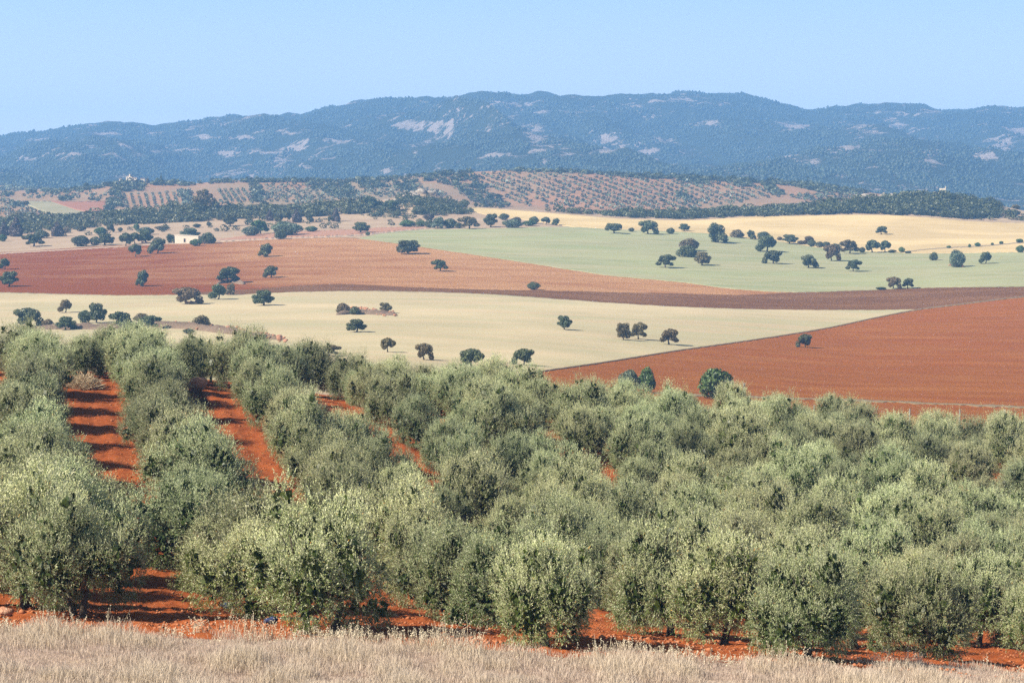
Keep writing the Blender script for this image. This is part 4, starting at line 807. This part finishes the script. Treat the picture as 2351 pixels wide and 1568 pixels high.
# forest of the range
nF = 46000; px = rng.uniform(-200, 2560, nF); sky_c = curve(SKYLINE); lowc = curve([(-900, 450), (0, 436), (118, 445), (600, 420), (1175, 405), (1600, 415), (2000, 450), (2351, 500), (3200, 520)])
v = rng.random(nF); py = sky_c(px)*(1-v)+lowc(px)*v-1; X, Y, Z = locate(px, py, 2750, 5190, 240)
k2 = rng.random(nF) < .05; Y[k2] = 5200+rng.uniform(-40, 25, k2.sum()); X[k2] = (px[k2]-CX)/F*Y[k2]; Z = Zf(X, Y)
Z = Z+mdisp(X, Y); rk = rockness(X, Y); k = (rk+fbm(X/45, Y/80, 3, 19)*1.2 < .28) & ((Y < 5185) | k2); X, Y, Z = X[k], Y[k], Z[k]; n = len(X)
oc = np.array([(1, 0, .3), (.4, .9, .35), (-.8, .5, .3), (-.7, -.6, .35), (.3, -.95, .3), (0, 0, 1.15), (.05, .02, -.5)]); fc = [(0, 1, 5), (1, 2, 5), (2, 3, 5), (3, 4, 5), (4, 0, 5), (1, 0, 6), (2, 1, 6), (3, 2, 6), (4, 3, 6), (0, 4, 6)]
s = rng.uniform(1.6, 3.1, n)*(1+.5*(rng.random(n) < .1)); a = rng.uniform(0, 6.28, n); ca, sa = np.cos(a)[:, None], np.sin(a)[:, None]; O = oc[None]+rng.normal(size=(n, 7, 3))*.15
V = np.stack([(O[..., 0]*ca-O[..., 1]*sa)*s[:, None]+X[:, None], (O[..., 0]*sa+O[..., 1]*ca)*s[:, None]+Y[:, None], O[..., 2]*s[:, None]*1.15+Z[:, None]], -1)
FI = (np.array(fc)[None]+7*np.arange(n)[:, None, None]).reshape(-1, 3); tn = np.repeat(rng.random(n), 10)
tag(link('mountain_forest', mesh_np('mountain_forest', V.reshape(-1, 3), FI, 3, M['forest'], False, {'tint': ('FACE', tn)})), 'dark holm oak forest clothing the blue mountain range', 'forest', None, 'stuff')
# ------------------------------------------------------------ rocks and stones
ICO = None
def boulder_into(vs, fs, c, s, r):
    import bmesh
    global ICO
    if ICO is None:
        bm = bmesh.new(); bmesh.ops.create_icosphere(bm, subdivisions=2, radius=1); bm.verts.ensure_lookup_table()
        ICO = (np.array([v.co[:] for v in bm.verts]), [[v.index for v in f.verts] for f in bm.faces]); bm.free()
    P = ICO[0].copy()
    for _ in range(9):
        n = unit(r.normal(size=3)); t = r.uniform(.45, .85); dd = P@n; P = P-np.maximum(dd-t, 0)[:, None]*n
    P = P*np.array(s)*(1+r.normal(size=(len(P), 1))*.03)+np.array(c); b = sum(len(v) for v in vs); vs.append(P); fs += [[b+i for i in f] for f in ICO[1]]
def rocks(name, items, mat, label, cat, group=None, seed=1):
    r = np.random.default_rng(seed); vs, fs = [], []
    base = np.array(items[0][0])
    for c, s in items: boulder_into(vs, fs, np.array(c)-base, s, r)
    o = link(name, mesh_np(name, np.concatenate(vs), np.array(fs), 3, M[mat])); o.location = tuple(base); return tag(o, label, cat, group)
def outcrop(pts, mat, label, d0=900, d1=1440, seed=1, name='rock_outcrop', cat='rock outcrop', group='rock outcrops on the ridges'):
    it = []
    for px, py, w, h in pts:
        X, Y, Z = (float(v) for v in locate(px, py, d0, d1, 400))
        if Y > d1-2: X, Y = (px-CX)/F*1398, 1398.; Z = gz(X, Y)
        m = Y/F; it.append(((X, Y, Z+h*m*.25), (w*m*.5, w*m*.4, h*m*.75)))
    e = empty(name, it[0][0], label, cat, group)
    for i, q in enumerate(it):
        c_ = rocks('rock', [q], mat, None, None, None, seed*20+i); c_.parent = e; c_.location = tuple(np.array(q[0])-np.array(it[0][0]))
    return e
z2 = lambda *a: (*Z2(a[0], a[1]), a[2]*.3386, a[3]*.3386); z3 = lambda *a: (*Z3(a[0], a[1]), a[2]*.3386, a[3]*.3386)
outcrop([z2(560, 772, 100, 40), z2(500, 785, 70, 34), z2(620, 778, 80, 40), z2(655, 785, 60, 38), z2(450, 795, 60, 24), z2(590, 765, 60, 30), z2(530, 795, 80, 22), z2(690, 795, 40, 24)], 'rock', 'craggy brown rocks crowning the central knoll', seed=3)
outcrop([z2(800, 800, 22, 36), z2(780, 808, 26, 18)], 'rock', 'small upright pale rock on the right shoulder of the knoll', seed=4)
outcrop([z2(975, 828, 34, 30), z2(945, 832, 30, 14)], 'rock', 'pale rock at the left tip of the golden field', seed=5)
outcrop([z2(60, 832, 60, 28), z2(85, 836, 40, 22)], 'rock', 'grey rocks on the crest left of the knoll', seed=6)
outcrop([z2(330, 822, 60, 20), z2(380, 825, 50, 22), z2(280, 826, 40, 16)], 'rock', 'low rock ledge on the left flank of the knoll', seed=7)
outcrop([z3(1290, 815, 100, 60), z3(1255, 822, 50, 34), z3(1335, 810, 50, 46), z3(1385, 805, 60, 50), z3(1410, 800, 40, 34), z3(1450, 800, 70, 34), z3(1485, 802, 50, 30), z3(1525, 790, 60, 44)], 'rock', 'long broken rock ridge left of the white ruin', seed=8)
outcrop([z3(1700, 780, 50, 20), z3(1740, 775, 40, 22), z3(1670, 784, 30, 14)], 'rock', 'low rocks just left of the white ruin', seed=9)
outcrop([z3(975, 862, 50, 22), z3(1000, 858, 26, 18)], 'rock', 'grey rocks peeping from the scrub at the hill foot', seed=10)
outcrop([(z1(370, 945)[0], z1(370, 935)[1], 18, 6), (z1(340, 945)[0], z1(340, 945)[1], 8, 4)], 'rock', 'pale rocks at the left end of the scrub belt', seed=11)
outcrop([(z1(815, 908)[0], z1(815, 905)[1], 10, 7)], 'rock', 'single pale rock on the crest of the scrub belt', seed=12)
def stones(name, path, n, spread, size, mat, label, seed, hump=None):
    r = np.random.default_rng(seed); it = []
    for i in range(n):
        t = r.random(); x = np.interp(t, [p[2] for p in path], [p[0] for p in path])+r.normal()*2; y = np.interp(t, [p[2] for p in path], [p[1] for p in path])+r.normal()*spread
        X, Y, Z = (float(v) for v in locate(x, y, 300, 1480, 300)); s = r.uniform(.35, 1.0)*size*r.choice([1, 1, 1.5]); it.append(((X, Y, Z+.35+s*.2+r.random()*.3), (s, s*.8, s*.6)))
    return tag(rocks(name, it, mat, label, 'stone heap', None, seed), kind='stuff')
def path(*p): n = len(p)-1; return [(x, y, i/n) for i, (x, y) in enumerate(p)]
def mound(name, poly_path, half, height, mat, label):
    """a low bank of bare ground following a line on the land"""
    pts = []
    for x, y in poly_path:
        X, Y, Z = (float(v) for v in locate(x, y, 300, 1480, 300)); pts.append((X, Y))
    pts = np.array(pts); n = 60; t = np.linspace(0, 1, n); tt = np.linspace(0, 1, len(pts)); xs = np.interp(t, tt, pts[:, 0]); ys = np.interp(t, tt, pts[:, 1]); m = 13; P = np.zeros((n, m, 3))
    hw = half*np.sqrt(np.clip(1-(2*t-1)**4, 0, 1))+.05
    for j in range(m):
        s = (j/(m-1)*2-1); Y = ys+s*hw; Z = Zf(xs, Y)+.25+(1-s*s)*height*(hw/half)*(1+.8*fbm(xs/3, Y/3, 3, 5)); P[:, j] = np.stack([xs, Y, Z-(abs(s) > .98)*.5], 1)
    b = P[n//2, m//2].copy(); o = link(name, grid_mesh(name, P-b, mat)); o.location = tuple(b); return tag(o, label, 'earth bank', 'earth banks and mounds in the fields')
mound('earth_bank', [Z4(150, 430), Z4(500, 420), Z4(800, 425), Z4(1050, 410), Z4(1300, 420), Z4(1600, 460), Z4(1940, 505)], 6, 1.4, M['earth'], 'long dry grass bank carrying oaks and stones across the straw field')
mound('earth_bank', [Z5(-20, 330), Z5(100, 320), Z5(250, 325), Z5(400, 335)], 4.5, 1.0, M['earth'], 'short bank under the red stone pile')
mound('earth_bank', [Z1(1470, 1385), Z1(1560, 1370), Z1(1660, 1388)], 4, 1.1, M['earth'], 'pale mound under the broad oak in the brown field')
stones('stone_heap', path(Z4(1190, 405), Z4(1300, 415), Z4(1500, 425), Z4(1650, 455), Z4(1800, 485), Z4(1930, 505)), 230, 2.6, .62, 'redrock', 'reddish stones spilled along the right half of the bank', 21)
stones('stone_heap', path(Z5(90, 300), Z5(180, 300), Z5(260, 322), Z5(380, 330)), 110, 2.6, .6, 'redrock', 'red stone pile under bushes in the straw field', 22)
stones('stone_heap', path(Z1(960, 1108), Z1(1000, 1106)), 14, .6, .6, 'redrock', 'few red stones under the broad oak left of the hut', 23)
stones('stone_heap', path(Z1(1255, 1518), Z1(1330, 1520)), 22, .8, .6, 'redrock', 'red stones under the leaning wide oak', 24)
stones('stone_heap', path(Z3(1840, 1262), Z3(1940, 1270)), 30, .7, .6, 'redrock', 'red stones round the foot of the big grey green oak', 25)
stones('stone_heap', path(Z1(620, 1118), Z1(665, 1122)), 10, .5, .6, 'redrock', 'few stones under the paired oaks', 26)
# ------------------------------------------------------------ buildings
def anchor(px, py, d0, d1):
    X, Y, Z = (float(v) for v in locate(px, py, d0, d1, 500))
    if Y > d1-2: Y = 1399. if d1 < 1500 else 1998.; X = (px-CX)/F*Y; Z = gz(X, Y)
    return X, Y, Z, Y/F
X, Y, Z, m = anchor(*z1(1265, 1112), 900, 1440); k = .3386*m
w, dp, h = 172*k, 60*k, 64*k
hut = empty('hut', (X, Y, Z-.3), 'whitewashed flat roofed farm hut with one small window by the brown field', 'hut', None, R(-16))
b = MB(); b.prism([(-w/2, -.5), (w/2, -.5), (w/2, h*.86), (-w/2, h)], 0, dp); link('wall', b.mesh('hut_wall', M['white']), hut)
b = MB(); b.prism([(-w/2-.15, h), (w/2+.15, h*.855), (w/2+.15, h*.92), (-w/2-.15, h*1.065)], -.12, dp+.12); link('roof', b.mesh('hut_roof', M['white']), hut)
b = MB(); wx = -w/2+72*k; b.box(wx-.75, wx+.75, -.06, .1, h*.2, h*.68); fr = link('window', b.mesh('hut_window_frame', M['cream']), hut)
b = MB(); b.box(wx-.5, wx+.5, -.10, -.05, h*.25, h*.63); link('pane', b.mesh('hut_window_pane', M['dark']), fr)
b = MB(); b.box(w/2-.02, w/2+.05, dp*.3, dp*.6, 0, h*.55); link('door', b.mesh('hut_door', M['wood']), hut)
tree_at(*z1(1332, 1127), 88*.3386, 46*.3386, 'bush', 'oak_green', 'bright green bush against the front of the white hut', 'bush', 'bush', 'bushes dotted over the fields', 900, 1440)
X, Y, Z, m = anchor(*Z3(1792, 772), 900, 1440); k = .3386*m; Y = 1396.; X = (Z3(1792, 0)[0]-CX)/F*Y; Z = gz(X, Y); k = .3386*Y/F
ruin = empty('ruined_building', (X, Y, Z+1.5), 'small roofless white ruin on the scrub hilltop', 'ruin', None, R(-10))
b = MB(); w = 42*k; H = 27*k
b.prism([(-w/2, -3), (-w*.18, -3), (-w*.18, H*.5), (w*.12, H*.5), (w*.12, -3), (w/2, -3), (w/2, H*1.12), (w*.36, H*1.02), (0, H*.9), (-w*.3, H*.96), (-w/2, H*.92)], 0, .5); b.prism([(-w/2, -3), (-w/2+.5, -3), (-w/2+.5, H*.75), (-w/2, H*.9)], .5, 4.0); b.prism([(w/2-.5, -3), (w/2, -3), (w/2, H*1.1), (w/2-.5, H*1.1)], .5, 4.0); b.prism([(-w/2, -3), (w/2, -3), (w/2, H*.7), (w*.1, H*.55), (-w/2, H*.8)], 4.0, 4.5)
link('wall', b.mesh('ruin_wall', M['white']), ruin)
b = MB(); b.prism([(w*.38, H*1.0), (w*.5, H*1.0), (w*.48, H*1.55), (w*.42, H*1.4)], .02, .48); link('chimney', b.mesh('ruin_stub', M['white']), ruin)
def house(px, py, wz, hz, label, mat='cream', gable=True, tower=False, d=1990.):
    X = (px-CX)/F*d; Z = gz(X, d); k = .3386*d/F; w, h = wz*k, hz*k; o = empty('farmhouse', (X, d, Z+2.4), label, 'farmhouse', 'farm buildings of the hilltop hamlet', R(-12))
    b = MB(); b.box(-w/2, w/2, 0, w*.6, -3.5, h)
    if tower: b.box(-w*.02, w*.16, .5, 2.5, h+.01, h*1.9)
    link('wall', b.mesh('farmhouse_wall', M[mat]), o); b = MB()
    b.prism([(-w/2-.2, h+.01), (w/2+.2, h+.01), (w/2-.6, h*1.28), (-w/2+.6, h*1.28)] if gable else [(-w/2-.2, h+.01), (w/2+.2, h+.01), (w/2+.2, h+.3), (-w/2-.2, h+.3)], -.2 if not tower else 2.6, w*.6+.2)
    link('roof', b.mesh('farmhouse_roof', M['tile']), o)
    for t in (-.28, .05, .3):
        b = MB(); b.box(w*t-.4, w*t+.4, -.05, .05, h*.4, h*.75); link('window', b.mesh('farmhouse_window', M['dark']), o)
house(*z1(880, 694), 42, 20, 'cream farmhouse with a small tower on the far hamlet ridge', tower=True)
house(*z1(918, 696), 30, 14, 'low cream house touching the right of the towered farmhouse', gable=False, d=1985.)
house(*z1(821, 700), 18, 12, 'tiny white shed left of the towered farmhouse', 'white', False)
house(*z1(972, 692), 28, 9, 'low pale shed right of the hamlet houses', 'white', False)
for (x, y, w, h, st, mt, lab) in [(1098, 692, 30, 46, 'conical', 'oak', 'tall dark tree on the ridge right of the hamlet'), (1006, 690, 26, 34, 'conical', 'oak_brown', 'thin tree between hamlet sheds and the tall dark ridge tree'), (1075, 694, 40, 30, 'bush', 'oak', 'round tree at the foot of the tall dark ridge tree'), (835, 694, 40, 24, 'bush', 'oak', 'bush between the tiny shed and towered farmhouse'), (590, 735, 36, 34, 'round', 'oak', 'dark round tree on the hill shoulder left of the hamlet')]:
    px, py = z1(x, y); d = 1985.; X = (px-CX)/F*d; o = empty('tree', (X, d, gz(X, d)-.3), lab, 'tree', 'trees round the hamlet', 0, (w*.3386*d/F/8*1.1,)*2+(h*.3386*d/F/7*1.25,))
    i = STY[st][0]; c = link('crown', OKV[i][2], o); c.material_slots[0].link = 'OBJECT'; c.material_slots[0].material = M[mt]; link('trunk', OKT[0], o)
# ------------------------------------------------------------ poles and fence
def lattice_pole(px, top, d, label, arm=False):
    X = (px-CX)/F*d; u, t = ray(px, top); Z = gz(X, d); H = t*d-Z; o = empty('lattice_pole', (X, d, Z-.2), label, 'utility pole', 'steel lattice poles behind the orchard', R(20))
    b = MB(); H += .2; a, c = .24, .09
    for sx in (-1, 1):
        for sy in (-1, 1): b.tube([(sx*a, sy*a, 0), (sx*c, sy*c, H)], [.035, .03], 4)
    n = 12
    for i in range(n):
        f0, f1 = i/n, (i+1)/n; w0 = a+(c-a)*f0; w1 = a+(c-a)*f1
        for (p, q) in (((-1, -1), (1, -1)), ((1, -1), (1, 1)), ((1, 1), (-1, 1)), ((-1, 1), (-1, -1))):
            b.tube([(p[0]*w0, p[1]*w0, H*f0), (q[0]*w1, q[1]*w1, H*f1)], [.025, .025], 3)
    link('mast', b.mesh('pole_mast', M['metal']), o)
    b = MB(); b.box(-.9, .9, -.06, .06, H*.62, H*.62+.1); link('crossarm', b.mesh('pole_crossarm', M['metal']), o)
    for s in (-.75, 0, .75):
        b = MB(); b.tube([(s, 0, H*.62+.1), (s, 0, H*.62+.32)], [.05, .04], 6); link('insulator', b.mesh('insulator', M['white']), o)
lattice_pole(*Z4(650, 440), 290., 'leftmost steel lattice pole above the olive tops in front of the straw field')
lattice_pole(*Z4(2112, 552), 300., 'steel lattice pole between the two half hidden oaks behind the orchard')
lattice_pole(*Z6(455, 788), 300., 'steel lattice pole right of the huge green oak on red soil')
fx = [1760, 1870, 1984, 2090, 2205, 2309, 2420, 2540]; ft = [925, 930, 928, 938, 939, 937, 948, 955]
d = 250.; fb = empty('wire_fence', ((1984-CX)/F*d, d, gz((1984-CX)/F*d, d)), 'wire fence on weathered posts between orchard and red field at right', 'fence')
ox, oy, oz = fb.location; tops = []
for x, t in zip(fx, ft):
    dd = d+(x-1760)*-.012; X = (x-CX)/F*dd; zg = gz(X, dd); zt = ray(x, t)[1]*dd; zt = min(max(zt, zg+1.6), zg+4.4); b = MB(); b.tube([(X-ox, dd-oy, zg-oz-.3), (X-ox+.05, dd-oy, zt-oz)], [.11, .085], 7); link('post', b.mesh('fence_post', M['wood'], True), fb); tops.append((X-ox, dd-oy, zg-oz, zt-zg))
for f in (.35, .6, .85):
    b = MB()
    for p, q in zip(tops[:-1], tops[1:]): b.tube([(p[0], p[1], p[2]+p[3]*f), (q[0], q[1], q[2]+q[3]*f)], [.007, .007], 3)
    link('wire', b.mesh('fence_wire', M['metal']), fb)
# ------------------------------------------------------------ brush piles, boulder, sacks
def brush(px, py, w, h, mat, label, d0=140, d1=182, name='brush_pile', cat='brush pile'):
    X, Y, Z = (float(v) for v in locate(px, py, d0, d1, 200)); m = Y/F; W_, H_ = w*m, h*m; n = 1500
    a = rng.uniform(0, 6.28, n); r = np.sqrt(rng.random(n)); p = np.stack([r*np.cos(a)*W_/2*.8, r*np.sin(a)*W_/2*.6, rng.random(n)*H_*np.sqrt(np.clip(1-r*r, .05, 1))], 1)
    dr = rng.normal(size=(n, 3))*[1, 1, .6]+p*[1, 1, .3]+[0, 0, .4]; V, t = leaves(p, dr, rng.uniform(.3, .8, n), .035, rng.random(n))
    return tag(link(name, quads_mesh(name, V, t, M[mat])), label, cat, 'brush piles at the lane ends') , X, Y, Z
for args in [(*Z4(570, 830), 250*.3386, 90*.3386, 'dryshrub', 'pale dry brush pile closing the left bare lane'), (*Z4(1320, 930), 180*.3386, 110*.3386, 'drydark', 'dark dead brush pile at the end of the second lane'), (*Z4(2185, 1040), 110*.3386, 80*.3386, 'drydark', 'small dark brush heap in the third lane')]:
    o, X, Y, Z = brush(*args); o.location = (X, Y, Z)
X, Y, Z = (float(v) for v in locate(*Z4(1340, 858), 140, 182, 200)); rocks('boulder', [((X, Y, Z+.5), (1.05, .7, .75))], 'pinkrock', 'smooth pinkish boulder above the dark brush pile', 'boulder', None, 5)
for i, (px, py, lab) in enumerate([(521, 1398, 'blue plastic sack at the foot of an olive in the second row'), (621, 1434, 'blue plastic sack on red soil beside the largest front olive')]):
    X, Y, Z = (float(v) for v in locate(px, py, 66, 120, 200)); o = rocks('sack', [((X, Y, Z+.12), (.30, .2, .17)), ((X+.1, Y+.05, Z+.2), (.18, .15, .12))], 'blue', lab, 'sack', None, 30+i)
r_ = np.random.default_rng(88); items = []
X, Y, Z = (float(v) for v in locate(6, 1412, 66, 100, 200)); rocks('boulder', [((X, Y, Z+.12), (.4, .3, .24))], 'pinkrock', 'pale stone on the soil at the left picture edge by the grass', 'boulder', None, 6)
# loose clods over the tilled soil
nC = 26000; d = 72+rng.random(nC)**1.5*112; px = rng.uniform(-80, 2430, nC); X = (px-CX)/F*d; Z = Zf(X, d)+soil_disp(X, d); s = rng.gamma(1.6, .016, nC)+.012
V = np.stack([(O[0] if False else oc[None, :, 0]+rng.normal(size=(nC, 7))*.2)*s[:, None]*1.2+X[:, None], (oc[None, :, 1]+rng.normal(size=(nC, 7))*.2)*s[:, None]+d[:, None], oc[None, :, 2]*s[:, None]*.8+Z[:, None]], -1)
tag(link('soil_clods', mesh_np('soil_clods', V.reshape(-1, 3), (np.array(fc)[None]+7*np.arange(nC)[:, None, None]).reshape(-1, 3), 3, plain('clod_soil', (.26, .075, .022), (.46, .20, .10), 4))), 'loose red clods and small stones scattered on the tilled orchard soil', 'soil clods', None, 'stuff')
# ------------------------------------------------------------ dry grass of the bank
def blades(n, hr, wd, mat, name, label, edge_only=False, lean=.25, heads=False):
    px = rng.uniform(-520, 2900, n); e = np.interp(px, ex, ed)+fbm(px/60, px*0, 3, 6)*1.2
    if edge_only: d = e-np.abs(rng.normal(size=n))*1.1+.5
    else: d = e-rng.random(n)**.9*(e-50)
    X = (px-CX)/F*d
    if edge_only:
        k = fbm(X/1.3, d/1.3, 2, 91) > -.05; px, d, X = px[k], d[k], X[k]
    n = len(X); Z = Zf(X, d)+bank_disp(X, d)+.0; pt = fbm(X/1.6, d/2.6, 4, 71, .65)*1.3; h = rng.uniform(*hr, n)*np.clip(1+1.3*pt, .35, 2.2)
    ln = rng.normal(size=(n, 2))*lean*h[:, None]; a = rng.uniform(0, 3.14, n); wx, wy = np.cos(a)*wd, np.sin(a)*wd
    b0 = np.stack([X-wx, d-wy, Z-.05], 1); b1 = np.stack([X+wx, d+wy, Z-.05], 1); t = np.stack([X+ln[:, 0], d+ln[:, 1], Z+h], 1); md = np.stack([X+ln[:, 0]*.35, d+ln[:, 1]*.35, Z+h*.6], 1); o_ = np.stack([wx, wy, wx*0], 1)
    V = np.stack([b0, b1, md+o_*.8, t+o_*.25, t-o_*.25, md-o_*.8], 1); base = 6*np.arange(n)[:, None, None]; FI = (np.array([[0, 1, 2, 5], [5, 2, 3, 4]])[None]+base).reshape(-1, 4)
    tint = np.clip(.45+pt*1.1+rng.normal(size=n)*.22, 0, 1); tipv = np.tile([0, 0, .4, 1, 1, .4], n).astype(float); Vv = [V.reshape(-1, 3)]; Fi = [FI]; tf = [np.repeat(tint, 2)]; tp = [tipv]
    if heads:
        m = 7; q = np.repeat(t, m, 0)-np.tile(np.linspace(.3, 0, m), n)[:, None]*np.repeat(t-b0, m, 0)+rng.normal(size=(n*m, 3))*.012
        Q, tt = leaves(q, rng.normal(size=(n*m, 3))+[0, 0, -.3], .05, .028, 1.0); b = len(Vv[0]); Vv.append(Q.reshape(-1, 3)); Fi.append(b+np.arange(len(Q)*4).reshape(-1, 4)); tf.append(np.full(len(Q), .9)); tp.append(np.ones(len(Q)*4))
    me = mesh_np(name, np.concatenate(Vv), np.concatenate(Fi), 4, M[mat], False, {'tint': ('FACE', np.concatenate(tf)), 'tip': ('POINT', np.concatenate(tp))})
    return tag(link(name, me), label, 'grass', None, 'stuff')
blades(270000, (.14, .34), .007, 'grass', 'dry_grass', 'dry pinkish straw grass on the bank in the foreground')
blades(2800, (.25, .52), .007, 'oat', 'wild_oats', 'pale wild oats standing along the edge of the grass bank', True, .18, True)
# ------------------------------------------------------------ haze
b = MB(); b.box(-4200, 4200, -60, 7300, -1+float(ZK.min())-60, 420); hz = b.mesh('haze', M['dark']); hz.materials.clear()
hm = bpy.data.materials.new('haze_air'); hm.use_nodes = True; t = hm.node_tree; t.nodes.clear(); o = t.nodes.new('ShaderNodeOutputMaterial'); pv = t.nodes.new('ShaderNodeVolumePrincipled')
pv.inputs['Color'].default_value = (.24, .53, 1.0, 1); pv.inputs['Density'].default_value = 1.6e-4; pv.inputs['Anisotropy'].default_value = 0.0
t.links.new(pv.outputs[0], o.inputs['Volume']); hz.materials.append(hm); tag(link('haze', hz), kind='stuff')
print('objects', len(bpy.data.objects))
